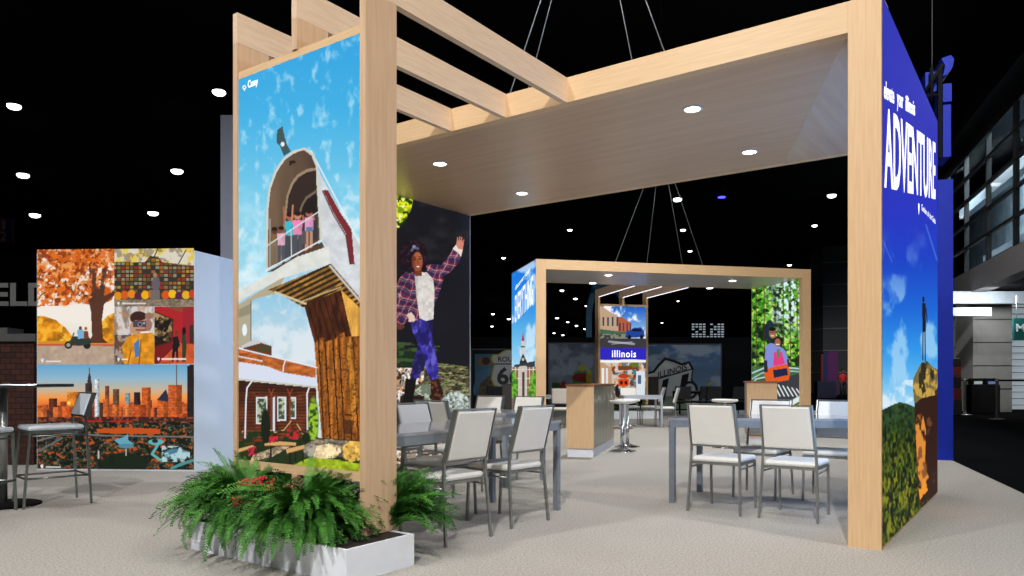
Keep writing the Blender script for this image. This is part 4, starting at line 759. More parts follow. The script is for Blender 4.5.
c = Canvas(W2(TU0 + .062, TV + .008, .6), W2(TU1 - .062, TV + .008, .6), W2(TU0 + .062, TV + .008, 3.2), W2(TU1 - .062, TV + .008, 3.2), 110, 220)
c.vgrad([(306, (30, 90, 190)), (325, (110, 160, 220)), (340, (200, 210, 220))]); al = c.full(); c.noise(al, (240, 244, 250), .12, .5, .12, 5)
m = c.poly([(600, 305), (606, 309), (618, 317), (618, 342), (600, 342)], (190, 160, 130)); c.put(m * ((np.mod(c.X, 4.6) < 1.8) & (c.Y > 317) & (c.Y < 326)) * 1.0, (50, 60, 80)); m = c.poly([(618, 317), (622, 317), (631, 323), (631, 342), (618, 342)], (176, 92, 60)); c.put(m * ((np.mod(c.X, 3.6) < 1.3) & (c.Y > 323) & (c.Y < 331)) * 1.0, (60, 60, 80)); c.poly([(600, 329), (631, 333), (631, 340), (600, 341)], (70, 100, 80)); c.noise(c.rect(600, 334, 631, 340, (180, 160, 140), .6), (60, 60, 60), .5, .5, .1, 3)
c.rect(598, 338.5, 650, 350, (60, 58, 64)); c.line([(609, 341.5), (634, 344)], 2.0, (196, 200, 204), .7); c.line([(612, 344), (632, 342)], 1.2, (196, 200, 204), .6); c.poly([(626, 331), (631, 330), (634, 327.5), (641, 327.5), (644, 331), (644.6, 337), (626, 338)], (34, 66, 150)); c.rect(632, 329, 641, 331.4, (20, 26, 44)); c.ell(629.4, 337, 1.7, 1.9, (18, 18, 22)); c.ell(641.6, 337, 1.7, 1.9, (18, 18, 22))
c.rect(598, 348.2, 650, 359.6, (46, 40, 190)); m = c.rect(598, 359.7, 650, 440, (206, 196, 184)); c.noise(m, (200, 120, 50), .25, .52, .08, 3, .9); c.noise(m, (60, 110, 130), .3, .58, .06, 8, .9); c.noise(m, (110, 50, 30), .22, .6, .06, 12, .9); c.rect(598, 360, 650, 362.5, (240, 240, 236)); c.poly([(600, 362), (612, 368), (612, 388), (600, 396)], (196, 150, 110)); c.rect(601.5, 368, 604, 392, (230, 232, 236)); c.rect(606, 368, 608, 386, (220, 224, 232)); c.ell(634, 365, 5, 2.6, (100, 110, 40)); c.rect(618, 366, 632, 370, (120, 60, 36)); c.poly([(618, 379), (629, 379), (628.4, 386.4), (618.8, 386.4)], (214, 70, 28)); c.ell(621.4, 382.7, 1.5, 2, (60, 20, 14)); c.ell(626, 382.7, 1.5, 2, (60, 20, 14)); c.ell(623.6, 376, 5, 2.4, (180, 60, 30)); m = c.rect(636, 371, 645, 400, (214, 222, 230)); c.rect(638, 375, 641, 384, (70, 100, 130)); c.ell(617, 391, 2, 6, (30, 26, 30)); c.rect(622, 390, 629, 396, (96, 60, 40)); c.ell(620, 396, 3, 5, (30, 30, 40))
q = c.build('picture_print', LITPRINT, p2); q['label'] = 'picture tower face with a main street, a blue illinois band and a shop'
def tw2(px, py): t, z = plane_hit(px, py, np.array(W2(0, TV + .006)[:2]), A2); return t, z
a, zb = tw2(612, 357.2); b, zt = tw2(636, 350.4); text_mesh('lettering', 'illinois', (a, TV + .006, zb), (1, 0, 0), (0, 0, 1), b - a, zt - zb, LETTER, q, .014, spacing=1.12)
t = thing('planter_box', 'low white planter at the foot of the illinois picture tower', 'planter', W2((TU0 + TU1) / 2, TV), T2); planter_parts(t, .95, .3, .22)
BUSH = leafmat('bush_green', (60, 110, 40), (24, 52, 22)); rnd = random.Random(8)
for k, lab in ((-.5, 'left small bush in the planter under the illinois picture'), (.45, 'right small bush in the planter under the illinois picture')):
    p = W2((TU0 + TU1) / 2 + k, TV - .14, .214); tt = thing('potted_bush', lab, 'plant', p, 0); fern_mb(rnd, 40, .32, .3).build('foliage', BUSH, tt)

# far table group inside pavilion 2
def rect_pts(x, y, rz, L, D): c_, s_ = math.cos(rz), math.sin(rz); return [(x + a * c_ - b * s_, y + a * s_ + b * c_) for a, b in ((-L / 2, -D / 2), (L / 2, -D / 2), (L / 2, D / 2), (-L / 2, D / 2))]
SILV = mat('silver_powder_coat', (170, 178, 190), .35); quad_table('dining_table', 'silver-legged table inside the far pavilion beside the chrome stools', rect_pts(3.02, 17.7, .02, .9, .7), .745, None, SILV, SILV)
GX = 'chairs in the far pavilion'
for x, y, r, lab in ((3.62, 17.9, 1.45, 'white chair at the right end of the silver-legged far table'), (3.40, 18.5, 1.5, 'white chair behind the silver-legged far table, seen side-on'), (2.9, 18.5, PI, 'white chair behind the silver-legged far table, facing the camera'), (1.15, 17.3, -.2, 'white chair left of the middle counter in the far pavilion'), (1.55, 17.9, 1.9, 'greenish-edged white chair just left of the middle counter')):
    chair(x, y, r, lab, GX)
quad_table('dining_table', 'pale table at the left inside the far pavilion, behind the long left table', rect_pts(1.1, 18.1, .15, 1.3, .7), .745, None, SILV, SILV)

# ------------------------------------------------------------------ hanging cables
CAB = mat('steel_cable', (150, 156, 160), .4, metal=.6)
def bridle(label, apex, feet):
    t = thing('suspension_cable', label, 'cable', apex); ap = Vector(apex)
    MB().tube([(0, 0, 0), (0, 0, 11.35 - apex[2])], .006, 6).build('riser', CAB, t); MB().sphere((0, 0, 0), .03).build('shackle', CAB, t)
    for f in feet: MB().tube([(0, 0, 0), Vector(f) - ap], .0065, 6).build('bridle_leg', CAB, t)
bridle('steel bridle cables rising from the roof of the near pavilion', (.83, 8.0, 6.74), [(-.18, 8.0, HT), (-.01, 8.6, HT), (1.44, 8.0, HT), (1.96, 8.0, HT)])
f2 = []
for px, v in ((613, .9), (646, 1.2), (684, 1.2), (705, 1.0)):
    o_ = np.array(Q2 + B2 * v); t_, z_ = plane_hit(px, 260, o_, A2); p = o_ + A2 * t_; f2.append((p[0], p[1], HT))
bridle('steel bridle cables rising from the roof of the far pavilion', (3.5, 17.7, 6.7), f2)

# ------------------------------------------------------------------ hall high-bay lights
HZ = 10.0
pts = [(14, 106, 9), (219, 92, 9), (23, 175, 8), (177, 171, 8), (35, 215, 7), (153, 213, 7), (677.5, 199.3, 6), (683, 230, 5), (569.8, 230, 4), (503.5, 258, 3.5), (690, 251, 4), (831.8, 195.5, 6), (814.6, 225.6, 5), (562, 290.4, 5.5), (575.4, 298.6, 5.5), (586.7, 305.8, 5), (557, 318, 4.5), (567.7, 322, 4), (576.5, 325.6, 4), (585, 328.8, 4), (554, 333, 3.6), (563, 335, 3.4), (570, 337.4, 3.2), (493, 314, 4.5), (508.8, 318.9, 4.5), (492, 326.3, 4), (678, 301, 3), (662, 322.8, 3), (789.4, 265, 4)]
hb = None; HLAMP = emis('high_bay_glow', (250, 250, 255), 6)
for px, py, r in pts:
    r = r * (.5 if py > 280 else .7 if py > 225 else .95)
    Y = (HZ - CH) * F / (HY - py); X = (px - CX) * Y / F; sc = max(.6, r * Y / F / .28 * .88)
    if hb is None:
        o = hb = thing('high_bay_light', 'round white high-bay light glowing in the black hall ceiling', 'ceiling light', (X, Y, HZ), 0, 'high-bay lights in the hall ceiling')
        MB().lathe([(.06, .5), (.10, .3), (.26, .12), (.30, .02)], (0, 0, 0), 16).build('housing', BLACK, o); MB().lathe([(.28, .04), (.28, -.04), (.2, -.12), (.08, -.15)], (0, 0, 0), 16).build('lens', HLAMP, o); MB().tube([(0, 0, .5), (0, 0, 1.38)], .02, 6).build('stem', BLACK, o)
    else: o = copy_tree(hb); o.location = (X, Y, HZ)
    for ch in o.children:
        if not ch.name.startswith('stem'): ch.scale = (sc * .85, sc * .85, sc * .85)
Y = (7 - CH) * F / (HY - 197); t = thing('stage_light', 'small blue stage light hanging in the dark above the far pavilion', 'stage light', ((721.7 - CX) * Y / F, Y, 7)); MB().lathe([(.1, .3), (.14, 0)], (0, 0, 0), 12).build('housing', BLACK, t); MB().lathe([(.12, .0), (.12, -.02)], (0, 0, 0), 12).build('lens', emis('blue_glow', (60, 60, 255), 5), t); MB().tube([(0, 0, .3), (0, 0, 4.4)], .015, 6).build('stem', BLACK, t)

# ------------------------------------------------------------------ background to the right
BCOL = thing('blue_column', 'tall royal-blue square column standing behind the ADVENTURE wall', 'column', (5.93, 10.5, 0), -.3)
MB().box(0, .19, 0, .5, 0, 3.9).build('shaft', BLUE, BCOL); MB().box(-.004, .194, -.004, .504, 0, .03).build('base', BLUE, BCOL)
t = thing('hanging_sign', 'blue layered sign boxes on a black frame hanging above the ADVENTURE wall', 'sign', pix(943, 157, 10.6), -.3)
def zz(py): return (157 - py) * 10.6 / F
MB().box(0, .10, 0, .5, 0, zz(105)).build('sign_box', BLUE, t); MB().box(0, .11, 0, .5, zz(102), zz(84)).build('sign_box', BLUE, t)
MB().prism([(0, zz(76)), (.06, zz(74)), (.12, zz(68)), (.14, zz(60)), (.10, zz(56)), (-.02, zz(58)), (.03, zz(66))], 'y', 0, .5).build('sign_box', BLUE, t)
MB().box(-.06, -.01, 0, .05, zz(157), zz(66)).build('frame_post', BLACK, t); m = MB(); m.tube([(-.24, .02, zz(92)), (-.0, .02, zz(64))], .03, 6); m.tube([(-.26, .02, zz(94)), (-.02, .02, zz(94))], .02, 6); m.tube([(-.14, .02, zz(100)), (-.14, .02, zz(66))], .025, 6); m.build('brace', BLACK, t); MB().box(-.2, -.06, .1, .4, zz(88), zz(68)).build('sign_box', BLUE, t)
MB().tube([(-.13, .03, zz(66)), (-.13, .03, 11.3 - pix(943, 157, 10.6)[2])], .006, 6).build('cable', CAB, t)
# mezzanine and glazed wall
CONC = mat('grey_concrete', (120, 120, 116), .8, scale=3); FASC = mat('fascia_grey', (108, 106, 108), .6); LB = mat('light_beam_paint', (150, 160, 168), .5); MUL = mat('black_mullion', (16, 18, 20), .5)
def hw(Y): return (13.6 + .334 * (Y - 20.2), Y)
def along(s, off=0): p = Vector((13.6, 20.2, 0)) + HX * s + Vector((HX.y, -HX.x, 0)) * off; return p
def wbox(s0, s1, o0, o1, z0, z1, name, m, parent=None):
    c4 = [along(s0, o0), along(s1, o0), along(s1, o1), along(s0, o1)]
    return MB().rings([[(p.x, p.y, z) for p in c4] for z in (z0, z1)], True).build(name, m, parent)
mz = wbox(-12, 14, 0, .5, 4.0, 4.76, 'trim_1', FASC); struct(mz)
struct(wbox(-12, 14, .5, 8, 4.1, 4.3, 'ceiling_mezzanine', DARK))
win = struct(wbox(-12, 14, .08, .16, 8.75, 9.1, 'window_1', MUL))
for k in range(-5, 6): wbox(.5 + 2.68 * k, .6 + 2.68 * k, 0, .14, 4.77, 8.74, 'mullion', MUL, win)
for z in (5.55, 6.34, 7.13, 7.92): wbox(-12, 14, .01, .11, z, z + .09, 'rail', MUL, win)
gm = bpy.data.materials.new('clear_glass'); gm.use_nodes = True; nt = gm.node_tree; b = nt.nodes['Principled BSDF']; nt.nodes.remove(b); gl = nt.nodes.new('ShaderNodeBsdfGlossy'); gl.inputs['Roughness'].default_value = .02; tr = nt.nodes.new('ShaderNodeBsdfTransparent'); tr.inputs[0].default_value = (.86, .92, .94, 1); mx = nt.nodes.new('ShaderNodeMixShader'); mx.inputs[0].default_value = .06; nt.links.new(tr.outputs[0], mx.inputs[1]); nt.links.new(gl.outputs[0], mx.inputs[2]); nt.links.new(mx.outputs[0], nt.nodes['Material Output'].inputs[0])
wbox(-12, 14, .05, .06, 4.77, 8.74, 'pane', gm, win)
ib = struct(wbox(-14, 26, 4.5, 4.9, 4.3, 11.3, 'wall_mezzanine', mat('interior_grey', (120, 134, 144), .7, scale=1.2, rgb2=(92, 104, 112))))
for s_ in (-3.5, 1.5, 6.5): struct(wbox(s_, s_ + .9, 3.2, 4.4, 4.3, 11.3, 'trim_2', CONC))
struct(wbox(-12, 14, 1.6, 1.9, 8.1, 8.5, 'trim_3', LB)); struct(wbox(-12, 14, 2.5, 2.7, 6.2, 6.45, 'trim_4', LB))
ml = lamp('AREA', 'mezzanine_fill_back', tuple(along(12, 2.6) + Vector((0, 0, 10.6))), tuple(along(12, 4.5) + Vector((0, 0, 6))), 2600, (.85, .93, 1), 5)  # added fill light, makes the interior behind the glass visible
ml = lamp('AREA', 'mezzanine_fill', tuple(along(3, 2.6) + Vector((0, 0, 10.6))), tuple(along(3, 4.5) + Vector((0, 0, 6))), 2600, (.85, .93, 1), 5)  # second added fill for the interior wall behind the glass
struct(wbox(-12, 14, -.5, .2, 9.11, 11.39, 'ceiling_soffit', BLACK))
# lower level under the mezzanine
def pbox(x0, x1, Y, d, z0, z1, name, m, parent=None):
    return MB().box((x0 - CX) * Y / F, (x1 - CX) * Y / F, Y, Y + d, z0, z1).build(name, m, parent)
def joints(x0, x1, Y, n, z1, parent):
    m = MB()
    for k in range(1, n): m.box((x0 - CX) * Y / F, (x1 - CX) * Y / F, Y - .012, Y - .001, z1 * k / n - .012, z1 * k / n + .012)
    return m.build('panel_joint', MUL, parent)
a = struct(pbox(973, 1012, 25.7, 1.0, 0, 3.95, 'wall_pillar', CONC)); joints(973, 1012, 25.7, 5, 3.95, a)
a = struct(pbox(948, 967, 30, 1.0, 0, 3.95, 'wall_pillar', mat('pale_concrete', (150, 146, 138), .8))); joints(948, 967, 30, 5, 3.95, a)
a = struct(pbox(967, 973, 31, .5, 0, 3.95, 'window_2', emis('daylight_glow', (150, 165, 175), .35)))
a = struct(pbox(1012, 1060, 28, .3, 0, 3.95, 'window_3', emis('daylight_glow_bright', (190, 202, 210), .45)))
m = MB()
for k in range(16): m.box((1012 - CX) * 27.8 / F, (1060 - CX) * 27.8 / F, 27.8, 27.9, .15 + k * .24, .175 + k * .24)
m.build('louvre', LB, a)
struct(pbox(930, 1060, 24.9, .4, 3.62, 4.02, 'trim_5', LB)); struct(pbox(930, 991.5, 24.2, .4, 3.15, 3.42, 'trim_6', LB))
t = thing('hanging_sign', 'dark green sign with white letters at the right edge', 'sign', pix(1014, 340, 23.5)); s_ = (340 - 318) * 23.5 / F
MB().box(0, 1.2, 0, .08, 0, s_).build('board', mat('green_board', (10, 74, 70), .5), t); text_mesh('lettering', 'MEET', (.06, -.004, s_ * .38), (1, 0, 0), (0, 0, 1), .95, s_ * .36, mat('white_letters', (180, 200, 200), .5), t, .02)
m = MB(); m.tube([(.1, .04, s_), (.1, .04, s_ + .7)], .01, 6); m.tube([(1.1, .04, s_), (1.1, .04, s_ + .7)], .01, 6); m.build('hanger', CAB, t)
lamp('SPOT', 'hall_lamp_lobby', (12, 16, 9.5), (16, 27, 2), 2300, (.95, .97, 1), .3, 60, .8)
lamp('SPOT', 'fascia_fill', (5.5, 17, 9.0), (15, 23.5, 4.4), 2600, (1, .97, .95), .3, 50, .8)  # fill spot added to brighten the dark fascia
lamp('AREA', 'lobby_fill', (15.2, 23.5, 3.9), (16.2, 26, 0), 160, (.95, .97, 1), 1.0)  # unseen area light added to brighten the space under the mezzanine
# stanchions and belt
ST = [floorpt(997, 419.4), floorpt(965, 415.0), floorpt(954.5, 414.2), (13.9 * 1.0, 20.0, 0)]
for i, (p, lab) in enumerate(zip(ST, ('chrome belt post standing alone before the dark kiosks', 'chrome belt post in the middle of the queue line', 'chrome belt post next to the blue column', 'chrome belt post at the right edge'))):
    t = thing('belt_post', lab, 'stanchion', p, 0, 'belt posts of the queue line'); MB().lathe([(.19, 0), (.185, .02), (.05, .035)], (0, 0, 0), 20).build('base', STEEL, t); MB().lathe([(.04, .03), (.04, 1.05), (.05, 1.06), (.05, 1.12), (.03, 1.13)], (0, 0, 0), 14).build('post', STEEL, t)
    nx = {0: ST[3], 1: ST[0], 2: ST[1], 3: None}[i]
    if nx:
        d = Vector(nx) - Vector(p); n = d.normalized(); MB().rings([[tuple(n * .05 + Vector((0, 0, z)) + Vector((-n.y, n.x, 0)) * e) for z, e in ((1.06, -.003), (1.11, -.003), (1.11, .003), (1.06, .003))], [tuple(d - n * .05 + Vector((0, 0, z)) + Vector((-n.y, n.x, 0)) * e) for z, e in ((1.06, -.003), (1.11, -.003), (1.11, .003), (1.06, .003))]], True).build('belt', BLACK, t)
for px, lab, sc in ((979, 'dark ticket kiosk with a pale round-topped screen behind the belt posts', (150, 165, 160)), (993, 'dark ticket kiosk with a bluish screen right beside the round-topped one', (90, 110, 150))):
    x, y = (px - CX) * 24.4 / F, 24.4; t = thing('ticket_kiosk', lab, 'kiosk', (x, y, 0)); MB().box(-.24, .24, 0, .4, 0, .95, .02).build('cabinet', BLACK, t); MB().box(-.2, .2, .05, .3, .951, 1.15, .04).build('head', BLACK, t); MB().box(-.13, .13, .035, .049, .82 + .14, 1.10).build('screen', emis('kiosk_screen_%d' % sc[0], sc, .35), t)
rnd = random.Random(2)
t = thing('case_stack', 'stack of dark and dull red cases behind the belt just right of the blue column', 'cases', ((957.5 - CX) * 23.5 / F, 23.5, 0))
zc = 0
for k, (h, cc) in enumerate(((.45, (30, 30, 34)), (.4, (92, 30, 30)), (.35, (24, 24, 28)), (.3, (110, 36, 34)), (.28, (34, 30, 30)))):
    MB().box(-.14, .15 - .01 * k, 0, .4, zc, zc + h, .02).build('case', mat('case_%d' % k, cc, .6), t); zc += h + .001

# ------------------------------------------------------------------ background to the left
bw = thing('brick_wall', 'low dark brick wall with a pale cap at the left edge, behind the stool', 'brick wall', (-8.2, 9.9, 0))
bm = bpy.data.materials.new('dark_brick'); bm.use_nodes = True; nt = bm.node_tree; b = nt.nodes['Principled BSDF']; br = nt.nodes.new('ShaderNodeTexBrick'); tc = nt.nodes.new('ShaderNodeTexCoord'); mp = nt.nodes.new('ShaderNodeMapping'); mp.inputs['Rotation'].default_value = (PI / 2, 0, 0)
br.inputs['Color1'].default_value = (*sl((84, 42, 30)), 1); br.inputs['Color2'].default_value = (*sl((56, 28, 20)), 1); br.inputs['Mortar'].default_value = (*sl((20, 18, 18)), 1); br.inputs['Scale'].default_value = 4.6; br.inputs['Mortar Size'].default_value = .03; br.inputs['Brick Width'].default_value = .62; br.inputs['Row Height'].default_value = .34
nt.links.new(tc.outputs['Object'], mp.inputs[0]); nt.links.new(mp.outputs[0], br.inputs[0]); nt.links.new(br.outputs[0], b.inputs['Base Color']); b.inputs['Roughness'].default_value = .85
MB().box(0, 1.92, 0, .25, 0, 1.62).build('body', bm, bw); MB().box(-.05, 1.97, -.05, .3, 1.621, 1.72).build('cap', mat('cap_grey', (84, 84, 84), .7), bw); MB().box(-.05, 1.6, -.04, .29, 1.721, 1.80).build('cap', mat('cap_grey', (84, 84, 84), .7), bw)
t = thing('black_panel', 'tall black panel with large grey letters above the brick wall', 'panel', (-8.6, 10.6, 0)); MB().box(0, 2.52, 0, .1, 0, 2.85).build('board', mat('matte_black_cloth', (3, 3, 3), 1, spec=0), t)
text_mesh('lettering', 'FIELD', (.92, -.004, CH + (HY - 306) * 10.6 / F), (1, 0, 0), (0, 0, 1), 1.24, (306 - 283) * 10.6 / F, mat('grey_letters', (110, 110, 108), .6), t, .03)
t = thing('aisle_sign', 'small hanging red and blue aisle banner numbered 12 at the top left', 'sign', pix(-14, 243, 18.5)); MB().box(0, .66, 0, .05, 0, .62).build('board', mat('banner_red', (96, 24, 28), .6), t); MB().box(.5, .67, -.006, -.001, 0, .62).build('stripe', mat('banner_blue', (24, 36, 80), .6), t); text_mesh('lettering', '1', (.40, -.008, .33), (1, 0, 0), (0, 0, 1), .08, .24, mat('banner_white', (130, 120, 120), .6), t, .02); text_mesh('lettering', '2', (.36, -.008, .05), (1, 0, 0), (0, 0, 1), .15, .24, mat('banner_white', (130, 120, 120), .6), t, .02); MB().tube([(.3, .02, .62), (.3, .02, 6)], .01, 6).build('cable', CAB, t)
t = thing('tall_panel', 'tall plain grey-white column rising behind the left display wall', 'column', ((220.5 - CX) * 13.5 / F, 13.5, 0)); MB().box(0, .62, 0, .6, 0, CH + (HY - 115) * 13.5 / F).build('shaft', mat('tall_panel_grey', (150, 152, 166), .6, var=.02), t)

# ------------------------------------------------------------------ graphic walls far behind
SK = 28.0
def far_wall(label, x0, x1, yt, Y, paint, nu, nv):
    h = CH + (HY - yt) * Y / F; a, b = (x0 - CX) * Y / F, (x1 - CX) * Y / F
    t = thing('graphic_wall', label, 'graphic wall', (a, Y, 0)); MB().box(-.05, b - a + .05, .01, .25, 0, h + .05).build('frame', mat('wall_frame_grey', (60, 64, 72), .6), t); set_world(t)
    c = Canvas((a, Y, .02), (b, Y, .02), (a, Y, h), (b, Y, h), nu, nv); paint(c); c.build('picture_print', DIMPRINT, t); return t, a, h
def sky(c):
    c.vgrad([(340, (70, 104, 148)), (380, (110, 136, 166)), (404, (120, 140, 150)), (405, (70, 96, 50)), (416, (50, 74, 36))]); c.noise((c.Y < 404) * 1.0, (170, 182, 196), .06, .5, .15, 7, .8, .1)
def shield(c, cx, cy, w_, h, rot=0, edge=(30, 32, 34), fill=(200, 204, 204)):
    base = [(-.46, -.36), (-.3, -.36), (-.17, -.43), (0, -.5), (.17, -.43), (.3, -.36), (.46, -.36), (.5, -.25), (.42, -.12), (.46, .04), (.5, .2), (.42, .36), (.2, .44), (0, .5), (-.2, .44), (-.42, .36), (-.5, .2), (-.46, .04), (-.42, -.12), (-.5, -.25)]
    cr, sr = math.cos(rot), math.sin(rot)
    for k, cc in ((1.09, edge), (1.0, fill)): c.poly([(cx + (x * w_ * cr - y * h * sr) * k, cy + (x * w_ * sr + y * h * cr) * k) for x, y in base], cc)
def p_ill(c): 
    sky(c); shield(c, 674, 392, 46, 66, -.26); c.line([(650, 381), (692, 369)], 1.2, (30, 32, 34)); c.poly([(663, 380), (669, 378), (664, 404), (658, 404)], (24, 26, 28)); c.poly([(682, 375), (689, 373), (684, 404), (677, 404)], (24, 26, 28)); c.ell(690, 390, 8, 9, (24, 26, 28)); c.ell(690, 390, 5.5, 6.6, (180, 184, 186)); c.line([(708, 388), (708.5, 384), (712, 383)], 1.4, (200, 180, 50)); c.rect(640, 396, 690, 412, (60, 90, 40), .5)
t, a, h = far_wall('blue sky wall with a large slanted white ILLINOIS route shield', 648, 720.5, 345, SK, p_ill, 170, 150)
LD = mat('black_letters', (26, 28, 30), .6)
def far_text(t, a, s, x0, yb, yt, x1, rise=0, Y=SK, m=LD, bold=.02): 
    X0 = (x0 - CX) * Y / F - a; Z0 = CH + (HY - yb) * Y / F; w_ = (x1 - x0) * Y / F; sl_ = rise; text_mesh('lettering', s, (X0, -.006, Z0), (1, 0, sl_), (0, 0, 1), w_, (yb - yt) * Y / F, m, t, bold)
far_text(t, a, 'ILLINOIS', 658, 378.2, 372.0, 687, .29)
def p_rt(c):
    c.C[:] = np.array((34, 36, 40)) / 255; c.rect(470, 350, 530, 412, (26, 28, 34)); m = c.rect(475, 354, 500, 395, (70, 120, 140)); c.poly([(478, 357), (498, 357), (490, 366), (478, 366)], (140, 110, 84)); c.ell(486, 361, 4, 4, (70, 56, 50)); c.poly([(473, 390), (477, 372), (494, 366), (494, 371), (480, 384), (474, 396)], (90, 126, 156)); m = c.poly([(480, 384), (494, 372), (494, 396), (478, 396)], (96, 84, 70)); c.shade(m, .4, .4, 3)
    shield(c, 509, 370, 33, 40, 0, (190, 190, 90), (200, 202, 204)); c.line([(494, 364), (524, 364)], .9, (24, 26, 28))
t, a, h = far_wall('dark wall with a large white ROUTE 66 shield', 472, 532, 350, SK, p_rt, 140, 140)
far_text(t, a, 'ROUTE', 498, 361.8, 356.6, 520.5); far_text(t, a, '66', 497, 385, 367, 521, 0, SK, LD, .03)
def p_hot(c):
    c.vgrad([(340, (72, 84, 104)), (388, (110, 120, 138)), (412, (50, 56, 60))]); c.noise(c.full(), (140, 148, 160), .08, .55, .15, 4, .7)
    c.poly([(574, 372), (582, 369), (589, 372), (590, 386), (572, 386)], (40, 120, 80)); c.ell(582, 377.5, 10, 4.6, (120, 34, 34)); c.ell(582, 368, 3.2, 3.4, (150, 140, 30)); c.ell(589, 378, 3, 9, (160, 150, 40), .8); c.ell(581, 385, 8, 3.4, (50, 140, 80)); c.poly([(558, 388), (563, 380), (568, 386), (568, 392), (558, 392)], (120, 40, 36)); c.rect(552, 383, 560, 392, (40, 90, 50))
far_wall('grey cloudy wall with a green and red hot dog picture', 549.5, 598, 344, SK, p_hot, 110, 110)
struct(MB().box(-4, 9.5, 28.4, 28.8, 0, 2.7).build('wall_drape', DARK))

# dark patio furniture before the far walls
DK = mat('dark_wicker', (44, 44, 48), .6)
dc = make_chair('x', .45, .9, .5, 'patio_chair', .5, .46, False, DK, BLACK); fr = True
for px, rz, lab in ((683, -.2, 'dark patio chair left of the dark patio table, before the ILLINOIS shield'), (702, .3, 'dark patio chair behind the dark patio table'), (711, .1, 'dark grey patio chair at the right end before the ILLINOIS wall'), (493, .2, 'dark chair before the ROUTE 66 wall'), (735, .2, 'grey chair beside the small wooden counter')):
    o = dc if fr else copy_tree(dc); fr = False; Y = 23.5; o.location = ((px - CX) * Y / F, Y, 0); o.rotation_euler = (0, 0, rz); o['label'] = lab; o['group'] = 'dark patio chairs'
quad_table('patio_table', 'dark patio table in front of the ILLINOIS shield wall', rect_pts((694 - CX) * 24.4 / F, 24.4, .05, 1.2, .8), .74, None, DK, BLACK)
t = thing('dark_cabinet', 'dark brown upright cabinet below the number 6 of the ROUTE shield', 'cabinet', ((502 - CX) * 20 / F, 20.0, 0)); MB().box(0, .3, 0, .4, 0, 1.0, .01).build('body', mat('dark_brown_lacquer', (44, 38, 34), .5), t); MB().box(.02, .28, -.018, -.001, .05, .96).build('door', mat('dark_brown_lacquer2', (50, 43, 38), .5), t)
t = thing('dark_cabinet', 'dark brown upright cabinet just right of the illinois tower', 'cabinet', ((648 - CX) * 24 / F, 24.0, 0)); MB().box(0, .34, 0, .4, 0, 1.2, .01).build('body', mat('dark_brown_lacquer', (44, 38, 34), .5), t)
t = thing('monitor', 'blue glowing screen on a dark stand near the small wooden counter', 'monitor', ((729.5 - CX) * 30 / F, 30, 0)); MB().box(-.24, .24, 0, .06, 1.1, 1.75, .01).build('housing', BLACK, t); MB().box(-.21, .21, -.008, -.001, 1.16, 1.70).build('screen', emis('blue_screen', (30, 60, 200), .6), t); MB().box(-.03, .03, .0, .05, 0, 1.1).build('pole', BLACK, t); MB().lathe([(.25, 0), (.25, .02), (.03, .04)], (0, 0, 0), 16).build('base', BLACK, t)
# blue arch
t = thing('display_arch', 'turquoise lettered arch rising behind the illinois tower', 'arch', ((606 - CX) * 32 / F, 32, 0)); rr_ = .72; zc = CH + (HY - 318) * 32 / F
MB().tube([(-.70, 0, zc - 2.0), (-.74, 0, zc - 1.0)] + [(.74 * math.cos(a_), 0, zc + 1.5 * math.sin(a_)) for a_ in np.linspace(PI, 0, 18)] + [(.74, 0, zc - 1.0), (.70, 0, zc - 2.0)], .1, 8, flat=(.12, .2)).build('arch_band', mat('turquoise_paint', (40, 104, 140), .5), t)
MB().tube([(-.3, -.3, 0)] + [(-.28 + .55 * math.cos(a_), -.3, 1.2 + 1.6 * math.sin(a_)) for a_ in np.linspace(PI, 1.2, 12)], .16, 8).build('tyre_arch', mat('dark_rubber', (40, 42, 46), .7), t); MB().box(-.9, .9, -.4, .4, 0, .05).build('base', BLACK, t)
# concrete block far right, banners, person
a = struct(MB().prism([((812 - CX) * 57 / F, 57.5), ((823 - CX) * 55 / F, 55), (30, 53), (30, 60), (24, 60)], 'z', 0, 10.8).build('wall_tower', mat('tower_concrete', (62, 62, 64), .85, scale=.5)))
m = MB()
for k in range(1, 7): m.prism([((811.5 - CX) * 57 / F, 57.4), ((823 - CX) * 54.95 / F, 54.95), (30, 52.95), (30, 53.1), ((823 - CX) * 55.1 / F, 55.1)], 'z', k * 1.6 - .03, k * 1.6 + .03)
m.build('panel_joint', mat('joint_light', (120, 120, 120), .8), a)
t = thing('banner_panel', 'purple upright banner panel with blue and red strips beside the far person', 'banner', ((821 - CX) * 51 / F, 51, 0)); MB().box(.45, 1.15, 0, .2, 0, 3.0).build('board', mat('purple', (86, 20, 84), .6), t); MB().box(.2, .44, 0, .2, 0, 2.9).build('board', mat('navy', (24, 30, 90), .6), t); MB().box(0, .19, 0, .2, 0, 2.8).build('board', mat('dull_red', (96, 20, 30), .6), t)
t = thing('waste_bin', 'dark navy bin in front of the purple banner', 'bin', ((826 - CX) * 44 / F, 44, 0)); MB().box(-.5, .6, 0, .5, 0, .95, .03).build('body', mat('dark_navy', (24, 28, 50), .5), t); MB().box(-.52, .62, -.02, .52, .951, 1.0, .01).build('lid', mat('dark_navy', (24, 28, 50), .5), t)
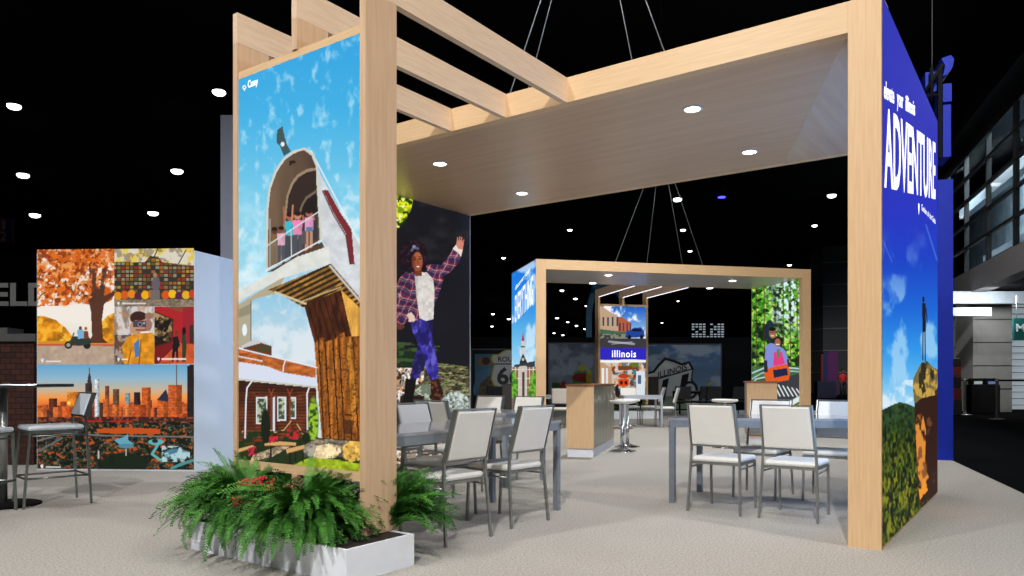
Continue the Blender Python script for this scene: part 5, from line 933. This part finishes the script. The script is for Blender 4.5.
# person
def person(loc, rz):
    t = thing('person', 'distant person in a red shirt and dark trousers standing beside the purple banner', 'person', loc, rz)
    SK_ = mat('skin', (120, 80, 60), .6)
    vs = [(0, 0, .95), (0, 0, 1.15), (0, 0, 1.38), (0, 0, 1.48), (0, 0, 1.58), (.17, 0, 1.36), (.24, .02, 1.12), (.22, -.1, .92), (.21, -.14, .84), (-.17, 0, 1.36), (-.25, .02, 1.12), (-.22, -.1, .92), (-.21, -.14, .84), (.1, 0, .88), (.12, -.01, .5), (.13, .03, .08), (.13, -.12, .03), (-.1, 0, .88), (-.12, -.01, .5), (-.13, .03, .08), (-.13, -.12, .03)]
    es = [(0, 1), (1, 2), (2, 3), (3, 4), (2, 5), (5, 6), (6, 7), (7, 8), (2, 9), (9, 10), (10, 11), (11, 12), (0, 13), (13, 14), (14, 15), (15, 16), (0, 17), (17, 18), (18, 19), (19, 20)]
    R = [.13, .13, .12, .055, .06, .06, .045, .032, .03, .06, .045, .032, .03, .09, .06, .045, .035, .09, .06, .045, .035]
    me = bpy.data.meshes.new('body'); me.from_pydata(vs, es, []); o = bpy.data.objects.new('body', me); COL.objects.link(o); o.parent = t
    o.modifiers.new('skin', 'SKIN'); o.modifiers.new('sub', 'SUBSURF').levels = 1
    for i, r_ in enumerate(R): me.skin_vertices[0].data[i].radius = (r_, r_ * .8); 
    me.skin_vertices[0].data[0].use_root = True; me.materials.append(SK_)
    m = MB(); m.sphere((0, -.01, 1.63), .1, 14, 10, (.85, 1, 1.2)); m.sphere((0, -.115, 1.62), .018, 6, 5); m.sphere((.09, 0, 1.63), .022, 6, 5); m.sphere((-.09, 0, 1.63), .022, 6, 5); hd = m.build('head', SK_, t)
    MB().sphere((0, .015, 1.665), .108, 14, 10, (.88, 1, 1.05)).build('hair', BLACK, t)
    m = MB(); m.rings([[(w_ * math.cos(k * PI / 8), d_ * math.sin(k * PI / 8), z) for k in range(16)] for z, w_, d_ in ((.92, .19, .13), (1.1, .175, .125), (1.3, .20, .13), (1.43, .17, .11), (1.48, .08, .07))], True, True)
    for s_ in (-1, 1): m.tube([(s_ * .16, 0, 1.40), (s_ * .25, .02, 1.12)], .075, 10, .06)
    m.build('shirt', mat('red_shirt', (190, 28, 34), .7), t)
    m = MB(); m.rings([[(w_ * math.cos(k * PI / 8), .125 * math.sin(k * PI / 8), z) for k in range(16)] for z, w_ in ((.78, .17), (.97, .18))], True, True)
    for s_ in (-1, 1): m.tube([(s_ * .1, 0, .86), (s_ * .12, -.01, .5), (s_ * .13, .02, .1)], .1, 10, .07)
    m.build('trousers', mat('dark_trousers', (24, 24, 30), .7), t)
    m = MB()
    for s_ in (-1, 1):
        m.sphere((s_ * .13, -.06, .04), .06, 8, 6, (.8, 2, .7))
    m.build('shoes', BLACK, t)
person(((843 - CX) * 49 / F, 49, -.012), .2)
lamp('SPOT', 'hall_lamp_distant', (18, 40, 9.8), (22, 50, 1), 2500, (1, .98, .95), .3, 60, .8)
lamp('SPOT', 'hall_lamp_graphic', (3.5, 21, 9.8), (3.5, 27.5, 1), 260, (.95, .97, 1), .3, 90, .8)
# far lit windows
a = thing('window_wall', 'far dark wall with a grid of small lit window panes', 'window wall', ((692 - CX) * 90 / F, 90, 0)); set_world(a)
wz = lambda py: CH + (HY - py) * 90 / F
MB().box(-.3, 4.2, .1, .4, 0, wz(318)).build('wall', BLACK, a); m = MB(); rnd = random.Random(14)
for i in range(9):
    for j in range(7):
        if rnd.random() < .75 and not (i == 4 and j > 2): m.box(i * .44, i * .44 + .3, .05, .09, wz(340) + j * .3, wz(340) + j * .3 + .16)
m.build('lit_panes', emis('pane_glow', (190, 205, 215), .5), a)
